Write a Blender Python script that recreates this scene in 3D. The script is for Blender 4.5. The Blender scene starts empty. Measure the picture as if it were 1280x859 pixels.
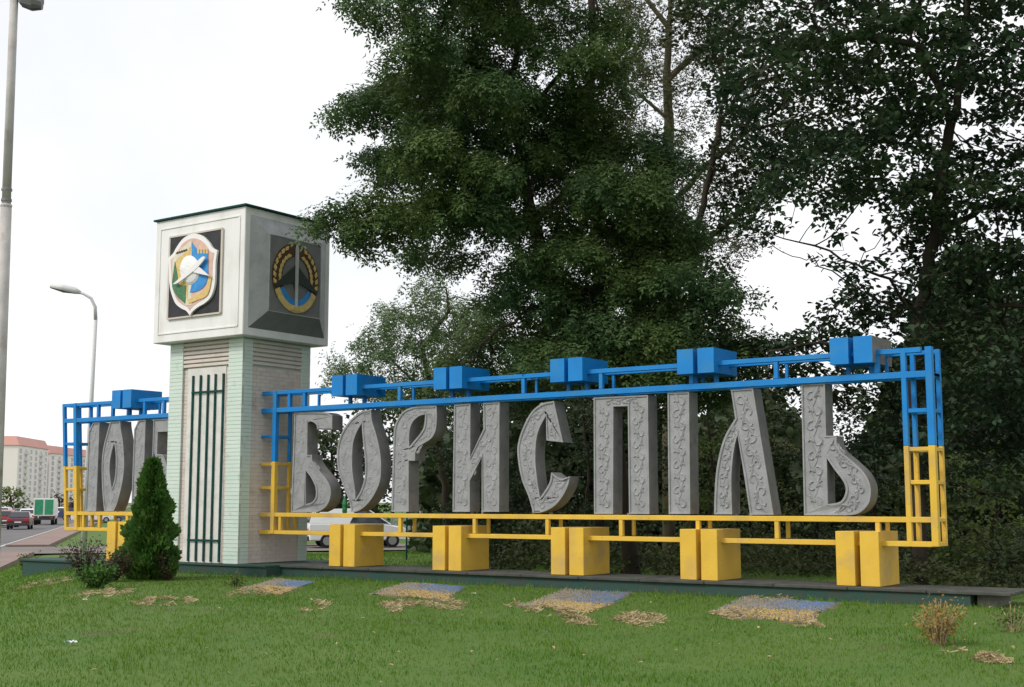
import bpy, bmesh, math, random
import numpy as np
from mathutils import Vector, Matrix
random.seed(7); RNG = np.random.default_rng(11)
sc = bpy.context.scene
COL = sc.collection
# ------------------------------------------------------------------ camera
CAM = np.array([13.1076, -18.5373, 1.2]); YAW, PITCH, FPX = 0.6122, 0.1214, 1624.05
FW = np.array([-math.sin(YAW)*math.cos(PITCH), math.cos(YAW)*math.cos(PITCH), math.sin(PITCH)])
RT = np.array([math.cos(YAW), math.sin(YAW), 0.0]); UP = np.cross(RT, FW)
cd = bpy.data.cameras.new('camera'); cam = bpy.data.objects.new('camera', cd); COL.objects.link(cam)
cd.sensor_width = 36.0; cd.lens = FPX/1280*36.0; cd.clip_start = 0.1; cd.clip_end = 5000
cam.matrix_world = Matrix(((RT[0], UP[0], -FW[0], CAM[0]), (RT[1], UP[1], -FW[1], CAM[1]), (RT[2], UP[2], -FW[2], CAM[2]), (0, 0, 0, 1)))
sc.camera = cam
# ------------------------------------------------------------------ light
SUN_EL, SUN_AZ = math.radians(42), math.radians(208)      # azimuth clockwise from +Y
world = bpy.data.worlds.new('World'); sc.world = world; world.use_nodes = True
wn, wl = world.node_tree.nodes, world.node_tree.links
wn.clear()
wo = wn.new('ShaderNodeOutputWorld'); bg = wn.new('ShaderNodeBackground'); bg.inputs['Strength'].default_value = 0.1
sky = wn.new('ShaderNodeTexSky'); sky.sky_type = 'NISHITA'; sky.sun_disc = False
sky.sun_elevation = SUN_EL; sky.sun_rotation = SUN_AZ; sky.dust_density = 2.0; sky.air_density = 1.0
tc = wn.new('ShaderNodeTexCoord'); nz = wn.new('ShaderNodeTexNoise'); nz.inputs['Scale'].default_value = 2.2; nz.inputs['Detail'].default_value = 6
rmp = wn.new('ShaderNodeMapRange'); rmp.inputs['From Min'].default_value = 0.3; rmp.inputs['From Max'].default_value = 0.6
rmp.inputs['To Min'].default_value = 0.68; rmp.inputs['To Max'].default_value = 1.0
mx = wn.new('ShaderNodeMix'); mx.data_type = 'RGBA'; mx.inputs['B'].default_value = (8.9, 8.95, 9.1, 1)
wl.new(tc.outputs['Generated'], nz.inputs['Vector']); wl.new(nz.outputs['Fac'], rmp.inputs['Value']); wl.new(rmp.outputs['Result'], mx.inputs['Factor'])
wl.new(sky.outputs['Color'], mx.inputs['A']); wl.new(mx.outputs['Result'], bg.inputs['Color']); wl.new(bg.outputs['Background'], wo.inputs['Surface'])
sd = bpy.data.lights.new('sun', 'SUN'); sd.energy = 1.7; sd.angle = math.radians(14); sd.color = (1.0, 0.94, 0.85)
sun = bpy.data.objects.new('sun', sd); COL.objects.link(sun)
sdir = Vector((math.sin(SUN_AZ)*math.cos(SUN_EL), math.cos(SUN_AZ)*math.cos(SUN_EL), math.sin(SUN_EL)))
sun.rotation_euler = (-sdir).to_track_quat('-Z', 'Y').to_euler()
sc.view_settings.view_transform = 'Standard'; sc.view_settings.look = 'None'; sc.view_settings.exposure = 0.33; sc.view_settings.gamma = 1.0
sc.render.engine = 'CYCLES'; sc.cycles.use_denoising = True
sc.cycles.max_bounces = 6; sc.cycles.diffuse_bounces = 3; sc.cycles.transparent_max_bounces = 6

# ------------------------------------------------------------------ helpers: photo point -> place
def ray(a, b): return FW + RT*(a-640)/FPX + UP*(429.5-b)/FPX
def atZ(a, b, z): d = ray(a, b); return CAM + d*(z-CAM[2])/d[2]
def atY(a, b, y): d = ray(a, b); return CAM + d*(y-CAM[1])/d[1]
def atD(a, b, dep): return CAM + ray(a, b)*dep
def proj(P): q = np.asarray(P)-CAM; return 640+FPX*(q@RT)/(q@FW), 429.5-FPX*(q@UP)/(q@FW)
def V(*a): return Vector(a)

# ------------------------------------------------------------------ helpers: objects
def tag(o, label=None, cat=None, group=None, kind=None):
    if label: o['label'] = label
    if cat: o['category'] = cat
    if group: o['group'] = group
    if kind: o['kind'] = kind
    return o
def empty(name, loc=(0, 0, 0), rz=0, label=None, cat=None, group=None):
    o = bpy.data.objects.new(name, None); COL.objects.link(o); o.location = loc; o.rotation_euler = (0, 0, rz)
    o.empty_display_size = 0.1
    return tag(o, label, cat, group)
def link(name, me, mat, parent=None, smooth=False):
    o = bpy.data.objects.new(name, me); COL.objects.link(o)
    for m in (mat if isinstance(mat, (list, tuple)) else [mat]): me.materials.append(m)
    if parent: o.parent = parent
    if smooth: me.shade_smooth()
    return o
class MB:
    """collects faces for one mesh"""
    def __init__(s): s.v = []; s.f = []; s.m = []
    def face(s, pts, m=0):
        n = len(s.v); s.v += [tuple(p) for p in pts]; s.f.append(tuple(range(n, n+len(pts)))); s.m.append(m)
    def box(s, a, b, m=0):
        x0, y0, z0 = a; x1, y1, z1 = b; n = len(s.v)
        s.v += [(x0,y0,z0),(x1,y0,z0),(x1,y1,z0),(x0,y1,z0),(x0,y0,z1),(x1,y0,z1),(x1,y1,z1),(x0,y1,z1)]
        for q in ((0,3,2,1),(4,5,6,7),(0,1,5,4),(1,2,6,5),(2,3,7,6),(3,0,4,7)): s.f.append(tuple(n+i for i in q)); s.m.append(m)
        return s
    def beam(s, p, q, w, h, m=0):
        p, q = Vector(p), Vector(q); d = (q-p).normalized()
        ref = Vector((0, 0, 1)) if abs(d.z) < 0.9 else Vector((0, 1, 0))
        sd = d.cross(ref).normalized(); u = sd.cross(d); n = len(s.v)
        for c in (p, q):
            for (i, j) in ((-1,-1),(1,-1),(1,1),(-1,1)): s.v.append(tuple(c+sd*i*w/2+u*j*h/2))
        for fq in ((0,1,2,3),(7,6,5,4),(0,4,5,1),(1,5,6,2),(2,6,7,3),(3,7,4,0)): s.f.append(tuple(n+i for i in fq)); s.m.append(m)
        return s
    def tube(s, pts, rads, k=8, m=0, cap=True):
        pts = [Vector(p) for p in pts]; n = len(s.v); L = len(pts)
        prev = None
        for i, p in enumerate(pts):
            d = (pts[min(i+1, L-1)]-pts[max(i-1, 0)]).normalized()
            if prev is None: u = d.orthogonal().normalized()
            else: u = (prev - d*prev.dot(d)).normalized()
            prev = u; w = d.cross(u); r = rads[i] if hasattr(rads, '__len__') else rads
            for a in range(k):
                t = 2*math.pi*a/k; s.v.append(tuple(p+(u*math.cos(t)+w*math.sin(t))*r))
        for i in range(L-1):
            for a in range(k):
                b = (a+1) % k; s.f.append((n+i*k+a, n+i*k+b, n+(i+1)*k+b, n+(i+1)*k+a)); s.m.append(m)
        if cap:
            s.f.append(tuple(n+a for a in range(k))[::-1]); s.m.append(m)
            s.f.append(tuple(n+(L-1)*k+a for a in range(k))); s.m.append(m)
        return s
    def lathe(s, prof, c, k=16, m=0):
        return s.tube([(c[0], c[1], c[2]+z) for r, z in prof], [r for r, z in prof], k, m)
    def prism(s, poly, f0, f1, m=0):
        """poly: list of 2D points; f0/f1 map a 2D point to 3D back / front"""
        a = [f0(*p) for p in poly]; b = [f1(*p) for p in poly]; n = len(s.v); k = len(poly)
        s.v += [tuple(p) for p in a]+[tuple(p) for p in b]
        s.f.append(tuple(range(n, n+k))[::-1]); s.m.append(m); s.f.append(tuple(range(n+k, n+2*k))); s.m.append(m)
        for i in range(k): j = (i+1) % k; s.f.append((n+i, n+j, n+k+j, n+k+i)); s.m.append(m)
        return s
    def build(s, name, mat, parent=None, smooth=False, bevel=0, fix=True):
        me = bpy.data.meshes.new(name); me.from_pydata(s.v, [], s.f)
        if any(s.m): me.polygons.foreach_set('material_index', s.m)
        if fix or bevel:
            bm = bmesh.new(); bm.from_mesh(me); bmesh.ops.recalc_face_normals(bm, faces=bm.faces)
            if bevel: bmesh.ops.bevel(bm, geom=list(bm.edges), offset=bevel, segments=1, affect='EDGES', clamp_overlap=True)
            bm.to_mesh(me); bm.free()
        return link(name, me, mat, parent, smooth)
def raw_mesh(name, verts, nper, mat, parent=None, tris=None):
    """verts (N,nper,3): N loose faces of nper corners, or, with tris, N pieces of the given face list"""
    N = len(verts); me = bpy.data.meshes.new(name)
    me.vertices.add(N*nper); me.vertices.foreach_set('co', np.ascontiguousarray(verts, dtype=np.float32).ravel())
    faces = tris if tris is not None else [list(range(nper))]
    lens = np.array([len(q) for q in faces]); fl = np.concatenate([np.array(q) for q in faces])
    loops = (np.arange(N)[:, None]*nper+fl[None, :]).ravel().astype(np.int32)
    tot = np.tile(lens, N); st = np.concatenate([[0], np.cumsum(tot)[:-1]])
    me.loops.add(len(loops)); me.loops.foreach_set('vertex_index', loops)
    me.polygons.add(len(tot)); me.polygons.foreach_set('loop_start', st.astype(np.int32)); me.polygons.foreach_set('loop_total', tot.astype(np.int32))
    me.update(calc_edges=True)
    return link(name, me, mat, parent)

# ------------------------------------------------------------------ materials
def srgb(r, g, b):
    f = lambda c: (c/255/12.92) if c/255 <= 0.04045 else ((c/255+0.055)/1.055)**2.4
    return (f(r), f(g), f(b), 1)
MATS = {}
def mat(name, col, rough=0.7, col2=None, scale=6.0, bump=0.0, bscale=30.0, metal=0.0, spec=0.3, stretch=None, grime=None, lo=0.35, hi=0.65, grime2=None, translucent=0, island=None, detail=5):
    if name in MATS: return MATS[name]
    m = bpy.data.materials.new(name); MATS[name] = m; m.use_nodes = True; n, l = m.node_tree.nodes, m.node_tree.links
    b = n['Principled BSDF']; b.inputs['Roughness'].default_value = rough; b.inputs['Metallic'].default_value = metal
    b.inputs['Specular IOR Level'].default_value = spec
    col = tuple(col[:3])+(1,)
    tcn = n.new('ShaderNodeTexCoord'); vec = tcn.outputs['Object']
    if stretch:
        mp = n.new('ShaderNodeMapping'); mp.inputs['Scale'].default_value = stretch; l.new(vec, mp.inputs['Vector']); vec = mp.outputs['Vector']
    out = None
    def noise(s, d=detail):
        q = n.new('ShaderNodeTexNoise'); q.inputs['Scale'].default_value = s; q.inputs['Detail'].default_value = d; l.new(vec, q.inputs['Vector']); return q.outputs['Fac']
    def remap(v, a, c):
        q = n.new('ShaderNodeMapRange'); q.inputs['From Min'].default_value = a; q.inputs['From Max'].default_value = c; l.new(v, q.inputs['Value']); return q.outputs['Result']
    def mixc(fac, A, B):
        q = n.new('ShaderNodeMix'); q.data_type = 'RGBA'; l.new(fac, q.inputs['Factor'])
        for k, x in (('A', A), ('B', B)):
            if isinstance(x, tuple): q.inputs[k].default_value = tuple(x[:3])+(1,)
            else: l.new(x, q.inputs[k])
        return q.outputs['Result']
    out = col
    if col2: out = mixc(remap(noise(scale), lo, hi), col, tuple(col2[:3])+(1,))
    if island:
        g = n.new('ShaderNodeNewGeometry'); out = mixc(remap(g.outputs['Random Per Island'], island[1], island[2]), out, tuple(island[0][:3])+(1,))
    if grime: out = mixc(remap(noise(grime[1], 8), grime[2], grime[3]), out, tuple(grime[0][:3])+(1,))
    if grime2: out = mixc(remap(noise(grime2[1], 3), grime2[2], grime2[3]), out, tuple(grime2[0][:3])+(1,))
    if isinstance(out, tuple): b.inputs['Base Color'].default_value = out
    else: l.new(out, b.inputs['Base Color'])
    if bump:
        bp = n.new('ShaderNodeBump'); bp.inputs['Strength'].default_value = bump; bp.inputs['Distance'].default_value = 0.02
        l.new(noise(bscale, 6), bp.inputs['Height']); l.new(bp.outputs['Normal'], b.inputs['Normal'])
    if translucent:
        tr = n.new('ShaderNodeBsdfTranslucent'); ms = n.new('ShaderNodeMixShader'); ms.inputs[0].default_value = translucent
        if isinstance(out, tuple): tr.inputs['Color'].default_value = out
        else: l.new(out, tr.inputs['Color'])
        l.new(b.outputs[0], ms.inputs[1]); l.new(tr.outputs[0], ms.inputs[2]); l.new(ms.outputs[0], n['Material Output'].inputs['Surface'])
    return m
YEL = mat('yellow_paint', (0.74, 0.475, 0.062), 0.5, (0.68, 0.43, 0.05), 3, 0.15, 40, grime=((0.50, 0.34, 0.12), 2.2, 0.5, 0.75), grime2=((0.20, 0.10, 0.04), 26, 0.68, 0.76))
BLU = mat('blue_paint', (0.006, 0.22, 0.61), 0.45, (0.006, 0.19, 0.54), 3, 0.12, 40, grime=((0.035, 0.22, 0.47), 2.2, 0.5, 0.75), grime2=((0.10, 0.07, 0.06), 26, 0.68, 0.76))
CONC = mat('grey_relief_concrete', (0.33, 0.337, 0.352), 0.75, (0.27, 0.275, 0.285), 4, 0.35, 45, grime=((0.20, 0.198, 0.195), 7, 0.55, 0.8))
CONC_SIDE = mat('shaded_concrete_side', (0.235, 0.232, 0.232), 0.8, (0.19, 0.187, 0.186), 4, 0.3, 35, grime=((0.13, 0.125, 0.12), 5, 0.55, 0.8))  # darker copy of the letter concrete: shade of the side faces put into the colour
BARE = mat('bare_grey_render', (0.22, 0.20, 0.18), 0.9, (0.16, 0.15, 0.14), 8, 0.3, 40)
WHITE = mat('white_paint', (0.80, 0.80, 0.80), 0.6, (0.74, 0.74, 0.73), 3, 0.1, 30, stretch=(1.3, 1.3, .35), grime=((0.64, 0.62, 0.58), 3, 0.55, 0.85))
CREAM = mat('cream_brick', (0.64, 0.57, 0.51), 0.8, (0.57, 0.50, 0.45), 2.5, 0.3, 60, grime=((0.40, 0.36, 0.32), 4, 0.58, 0.85), island=((0.66, 0.60, 0.56), 0.2, 1.4))
MINT = mat('mint_brick', (0.62, 0.71, 0.655), 0.75, (0.57, 0.67, 0.61), 2.5, 0.25, 60, grime=((0.36, 0.43, 0.38), 4, 0.6, 0.85), island=((0.56, 0.70, 0.62), 0.2, 1.4))
MORTAR = mat('mortar', (0.50, 0.52, 0.47), 0.9, (0.45, 0.46, 0.42), 6)
DGREEN = mat('dark_green_paint', (0.010, 0.062, 0.052), 0.7, (0.008, 0.048, 0.04), 5, 0.15, 30, spec=.12)
PLINTH = mat('dark_green_plinth', (0.026, 0.072, 0.062), 0.8, (0.038, 0.07, 0.058), 3, 0.4, 25, grime=((0.06, 0.06, 0.045), 6, 0.5, 0.8))
SLAB = mat('grey_plinth_slab', (0.085, 0.085, 0.075), 0.9, (0.05, 0.055, 0.05), 4, 0.3, 25)
SILVER = mat('sheet_metal', (0.40, 0.41, 0.42), 0.5, (0.32, 0.33, 0.34), 4, 0.7, 7, metal=0.15)
GREYP = mat('grey_panel', (0.21, 0.205, 0.21), 0.6, (0.18, 0.178, 0.18), 5, 0.2, 20)
BLACKB = mat('black_board', (0.022, 0.022, 0.026), 0.55, (0.035, 0.035, 0.04), 5)
BARK = mat('bark', (0.055, 0.042, 0.03), 0.95, (0.03, 0.024, 0.018), 5, 0.9, 10, stretch=(1, 1, 0.25))
BARKL = mat('pale_bark', (0.13, 0.11, 0.07), 0.95, (0.08, 0.07, 0.04), 4, 0.8, 10, stretch=(1, 1, 0.25))
def leafmat(name, a, b, c=None, tr=0.25): return mat(name, a, 0.55, b, 0.55, spec=0.25, lo=0.38, hi=0.62, translucent=tr, island=(c or b, 0.3, 1.6), detail=2)
L_ROB = leafmat('acacia_leaf', (0.047, 0.104, 0.041), (0.088, 0.140, 0.034), (0.105, 0.16, 0.055), .32)
L_OLV = leafmat('olive_leaf', (0.065, 0.085, 0.028), (0.085, 0.10, 0.035), (0.12, 0.115, 0.05))
L_LIN = leafmat('linden_leaf', (0.034, 0.068, 0.040), (0.050, 0.084, 0.038), (0.075, 0.10, 0.045), 0.25)
L_ASH = leafmat('ash_leaf', (0.080, 0.15, 0.055), (0.11, 0.17, 0.06), (0.14, 0.19, 0.09), .3)
L_BSH = leafmat('bush_leaf', (0.085, 0.135, 0.035), (0.11, 0.15, 0.04), (0.15, 0.17, 0.06), .3)
L_BRT = leafmat('bright_bush_leaf', (0.13, 0.20, 0.05), (0.17, 0.23, 0.055), (0.2, 0.24, 0.09), .35)
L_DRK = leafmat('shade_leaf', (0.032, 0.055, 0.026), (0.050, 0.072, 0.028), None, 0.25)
L_THU = mat('thuja_leaf', (0.050, 0.150, 0.024), 0.6, (0.080, 0.175, 0.030), 3.0, spec=.2, translucent=.2, island=((0.09, 0.16, 0.04), 0.3, 1.5), grime=((0.12, 0.085, 0.03), 2.2, .6, .8))
L_RED = leafmat('barberry_leaf', (0.070, 0.045, 0.03), (0.06, 0.07, 0.028), (0.11, 0.06, 0.04), 0.2)

# ------------------------------------------------------------------ ground
R0 = np.array([-46.08, 21.03]); RD = np.array([-0.776, 0.631]); RN = np.array([0.631, 0.776])
def st(x, y): dx, dy = x-R0[0], y-R0[1]; return dx*RD[0]+dy*RD[1], dx*RN[0]+dy*RN[1]
def from_st(s, t, z=0.0): return np.array([R0[0]+RD[0]*s+RN[0]*t, R0[1]+RD[1]*s+RN[1]*t, z])
def sm(v, a, b): q = np.clip((v-a)/(b-a), 0, 1); return q*q*(3-2*q)
def hgt(x, y):
    s, t = st(x, y)
    h = -1.0+0.78*sm(t, 1.6, 5.6)*sm(-s, 13, 38)
    h = h + 0.022*np.sin(x*0.9+1.3*np.sin(y*0.7))*np.sin(y*1.1+0.4)*sm(t, 3, 6)+0.010*np.sin(x*2.7+y*1.9)*sm(t, 3, 6)
    return h - 0.16*(1-sm(t, 2.1, 2.6)) - 0.12*sm(t, 2.2, 2.6)*(sm(s, -12.4, -11.6)*(1-sm(s, -1.4, -0.6)))
def axis(lo, hi, step, far):
    a = list(np.arange(lo, hi+1e-6, step)); d = step; x = hi
    while x < far: d *= 1.35; x += d; a.append(x)
    d = step; x = lo; b = []
    while x > -far: d *= 1.35; x -= d; b.append(x)
    return np.array(b[::-1]+a)
gx, gy = axis(-60, 26, 0.6, 2600), axis(-24, 60, 0.6, 2600)
GX, GY = np.meshgrid(gx, gy); GZ = hgt(GX, GY)
nx, ny = len(gx), len(gy)
me = bpy.data.meshes.new('ground')
idx = np.arange(nx*ny).reshape(ny, nx)
me.from_pydata(np.stack([GX, GY, GZ], -1).reshape(-1, 3).tolist(), [], np.stack([idx[:-1, :-1], idx[:-1, 1:], idx[1:, 1:], idx[1:, :-1]], -1).reshape(-1, 4).tolist())
GROUND = mat('lawn_soil', (0.070, 0.135, 0.024), 0.95, (0.09, 0.15, 0.03), 0.7, 0.8, 18, grime=((0.12, 0.10, 0.055), 1.3, 0.62, 0.8))
tag(link('ground', me, GROUND, smooth=True), kind='structure')
ASPH = mat('asphalt', (0.12, 0.115, 0.12), 0.9, (0.15, 0.145, 0.145), 0.5, 0.3, 30)
PINK = mat('pink_paving', (0.26, 0.19, 0.165), 0.9, (0.22, 0.16, 0.145), 0.8, 0.3, 25)
LINE = mat('road_paint', (0.65, 0.65, 0.63), 0.8, (0.5, 0.5, 0.48), 4)
KERB = mat('kerb_stone', (0.30, 0.29, 0.27), 0.9, (0.24, 0.23, 0.22), 3)
def strip(name, s0, s1, t0, t1, z, m, z1=None):
    mb = MB(); n = max(1, int(abs(s1-s0)/40))
    if z1 is None:
        for i in range(n):
            a, b = s0+(s1-s0)*i/n, s0+(s1-s0)*(i+1)/n
            mb.face([from_st(a, t0, z), from_st(b, t0, z), from_st(b, t1, z), from_st(a, t1, z)])
    else:
        P = [from_st(a, t, 0)[:2] for a, t in ((s0, t0), (s1, t0), (s1, t1), (s0, t1))]
        mb.prism([tuple(p) for p in P], lambda x, y: (x, y, z1), lambda x, y: (x, y, z))
    return tag(mb.build(name, m), kind='structure')
strip('road', -140, 900, -12, 0.25, -1.0, ASPH)
strip('side_street', -11, -2, 0.25, 160, -0.996, mat('worn_asphalt', (0.19, 0.165, 0.15), .9, (0.16, 0.14, 0.13), .6, .3, 30))
strip('road_edge_marking', -140, 900, -0.12, 0.03, -0.992, LINE)
strip('road_centre_marking', -140, 900, -6.1, -5.95, -0.992, LINE)
strip('kerb', -140, -11.2, 0.26, 0.42, -0.885, KERB, -1.1); strip('kerb', -1.8, 600, 0.26, 0.42, -0.885, KERB, -1.1)
strip('pavement', -140, -11.2, 0.425, 2.3, -0.90, PINK, -1.15); strip('pavement', -1.8, 600, 0.425, 2.3, -0.90, PINK, -1.15)

# ------------------------------------------------------------------ sign dimensions
zbl, zbu, zyu, zyl = 3.0185, 3.3694, 0.9502, 0.6072
TX, TY, TW, TD = -6.0476, -0.5879, 2.1605, 1.9345
zc0, zc1, CW = 4.4735, 7.053, 0.255
DR = 0.40; SPLIT = 2.0
def railX(px, z=zbl, y=0.0):
    lo, hi = -16.0, 20.0
    for _ in range(40):
        m = (lo+hi)/2
        if proj((m, y, z))[0] < px: lo = m
        else: hi = m
    return lo
# plinth
pl = empty('sign_plinth', (0, -0.2, -0.2), label='long low dark green plinth carrying the tower and the letter frames', cat='plinth')
def rel(o, mb): mb.v = [(x-o.location.x, y-o.location.y, z-o.location.z) for x, y, z in mb.v]; return mb
XE = 8.45
rel(pl, MB().box((TX+0.9, -0.30, -0.60), (XE-0.55, 0.70, -0.05))).build('base', PLINTH, pl)
rel(pl, MB().box((TX-TW-0.25, TY-0.10, -0.70), (TX+0.897, 1.6, -0.045))).build('base', PLINTH, pl)
rel(pl, MB().box((-12.7, -0.78, -0.9), (TX-TW-0.253, 1.0, -0.10))).build('base', PLINTH, pl)
x = TX+0.9
for i in range(12):
    L = (XE-TX-0.9)/12
    rel(pl, MB().box((x+0.004, -0.345+random.uniform(-.01, .01), -0.05), (x+L-0.004, 0.74, random.uniform(-0.004, 0.0)))).build('slab', SLAB, pl, bevel=0.008); x += L
rel(pl, MB().box((TX-TW-0.28, TY-0.13, -0.045), (TX+0.897, 1.65, -0.006))).build('slab', PLINTH, pl, bevel=0.006)
rel(pl, MB().box((-12.74, -0.82, -0.10), (TX-TW-0.285, 1.05, -0.055))).build('slab', PLINTH, pl, bevel=0.006)
rel(pl, MB().box((XE-0.50, -0.15, -0.6), (XE-0.25, 0.6, -0.052))).build('support_block', BARE, pl)

# ------------------------------------------------------------------ letter frames
def frame_wing(root, X0, Xa, Xb, X1, topposts, botposts, boxes, y0, lean=None, broken=None, cols=('L', 'R')):
    """X0..X1 outer ends, Xa/Xb inner posts of the end columns"""
    def lx(x, z): return x if not lean else x+lean(x, z)
    def B(name, p, q, w, h, m):
        p = (lx(p[0], p[2]), p[1], p[2]); q = (lx(q[0], q[2]), q[1], q[2])
        o = rel(root, MB().beam(p, q, w, h)).build(name, m, root, bevel=0.006); return o
    for y in (y0, y0+DR):
        f = y == y0; e = 0.0 if f else 0.012
        B('rail', (X0, y, zbu), (broken if broken and f else X1, y, zbu), 0.075, 0.075-e, BLU)
        B('rail', (X0, y, zbl), (X1, y, zbl), 0.085, 0.095-e, BLU)
        B('rail', (X0, y, zyu), (X1, y, zyu), 0.08, 0.08-e, YEL)
        B('rail', (X0, y, zyl), (X1, y, zyl), 0.08, 0.075-e, YEL)
        for x in topposts: B('strut', (x, y, zbl+0.05), (x, y, zbu-0.04), 0.07 if f else .05, 0.07 if f else .05, BLU)
        for x in botposts: B('strut', (x, y, zyl+0.04), (x, y, zyu-0.04), 0.07 if f else .055, 0.07 if f else .055, YEL)
    for x in topposts[::2]:
        B('cross_bar', (x+.06, y0+0.04, zbl-0.01), (x+.06, y0+DR-0.04, zbl-0.01), 0.04, 0.04, BLU)
    for x in botposts[::2]:
        B('cross_bar', (x+.06, y0+0.04, zyu-0.01), (x+.06, y0+DR-0.04, zyu-0.01), 0.04, 0.04, YEL)
    def column(xs, thick):
        for y in (y0, y0+DR):
            for x in xs:
                w = (0.10 if x == thick else 0.075) if y == y0 else 0.065
                B('post', (x, y-0.004, SPLIT), (x, y-0.004, zbu+0.0375), w, w, BLU); B('post', (x, y-0.004, zyl-.03), (x, y-0.004, SPLIT-0.002), w, w, YEL)
        a, b = (xs[0], xs[-1])
        for z, m in ((2.50, BLU), (SPLIT-0.05, YEL), (1.48, YEL)):
            for y in (y0, y0+DR):
                if len(xs) > 1: B('rung', (a+0.04, y, z), (b-0.04, y, z), 0.06, 0.06, m)
                else: B('rung', (X0+0.002, y, z), (a-0.04, y, z), 0.06, 0.06, m)
            for x in xs: B('rung', (x, y0+0.04, z-.003), (x, y0+DR-0.035, z-.003), 0.055, 0.055, m)
        for x in xs:
            for z, m in ((zbl, BLU), (zbu if xs[0] < 0 else zbl+.003, BLU), (zyu, YEL), (zyl, YEL)):
                B('rung', (x+.003, y0+0.045, z-.004), (x+.003, y0+DR-0.04, z-.004), 0.055, 0.055, m)
    if 'L' in cols: column([Xa] if abs(X0-TX) < 0.01 else [X0, Xa], Xa)
    if 'R' in cols: column([Xb, X1], X1)
    for i, x in enumerate(boxes):
        for k, xx in enumerate((x, x+0.282+0.0795)):
            rel(root, MB().box((xx, y0-0.1834, 0.0 if x > -9 else -0.05), (xx+0.282, y0+0.65, 0.779))).build('pillar', YEL, root, bevel=0.006)
            last = (i == len(boxes)-1 and k == 1 and x > 0)
            mb = MB().box((xx, y0-0.1834, 3.2157), (xx+0.282, y0+0.65, 3.609))
            if last: mb.m[3] = 1
            rel(root, mb).build('block', [BLU, BARE], root)
            rel(root, MB().box((xx+.10, y0+0.18, zbl+0.05), (xx+.16, y0+0.24, 3.214))).build('strut', BLU, root)
XL, XR1, XR2 = -5.675, 7.0111, 7.3796
BX = [-4.0091+2.4953*i for i in range(5)]; BX[3] -= 0.045; BX[2] += 0.03
main = empty('letter_frame', (0.6, 0.2, 0.0), label='long blue and yellow steel frame on paired pillars around the nine letters', cat='sign frame')
frame_wing(main, TX, XL, XR1, XR2, [railX(p) for p in (362, 381, 500, 655, 752, 865, 971, 1097)], [railX(p, zyu) for p in (351, 501, 594, 685, 777, 873, 971.5, 1097.6)], BX, 0.0, broken=7.27)
WX1, WX2, WY = -12.00, -11.60, -0.27
left = empty('short_letter_frame', (-10.2, 0.0, -0.05), label='short leaning blue and yellow steel frame left of the tower', cat='sign frame')
def lean(x, z):
    k = float(np.clip((-10.6-x)/1.2, 0, 1)); return -k*0.13*(z-2.0)/1.4
frame_wing(left, WX1, WX2, 0, TX-TW-0.002, [railX(p, zbl, WY) for p in (124, 141, 181, 205)], [railX(p, zyu, WY) for p in (103, 125, 160)], [-10.23], WY, lean=lean, cols=('L',))

# ------------------------------------------------------------------ letters
def smooth_outline(pts, sub=5):
    """points (x,y) are smooth, (x,y,1) are corners"""
    n = len(pts); out = []
    P = [np.array(p[:2], float) for p in pts]; corner = [len(p) > 2 for p in pts]
    for i in range(n):
        j = (i+1) % n
        if corner[i] and corner[j]: out.append(P[i]); continue
        a = P[i]*2-P[j] if corner[i] else P[i-1]; b = P[j]*2-P[i] if corner[j] else P[(j+1) % n]
        for k in range(sub):
            t = k/sub; out.append(0.5*((2*P[i])+(-a+P[j])*t+(2*a-5*P[i]+4*P[j]-b)*t*t+(-a+3*P[i]-3*P[j]+b)*t**3))
    return out
def spiral(c, ang, side, r, n=9):
    """a leafy curl: an arc that tightens"""
    pts = []
    for i in range(n):
        u = i/(n-1); a = ang+side*(u*4.0); rr = r*(1-0.62*u)
        pts.append((c[0]+math.cos(a)*rr, c[1]+math.sin(a)*rr))
    return pts
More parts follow.
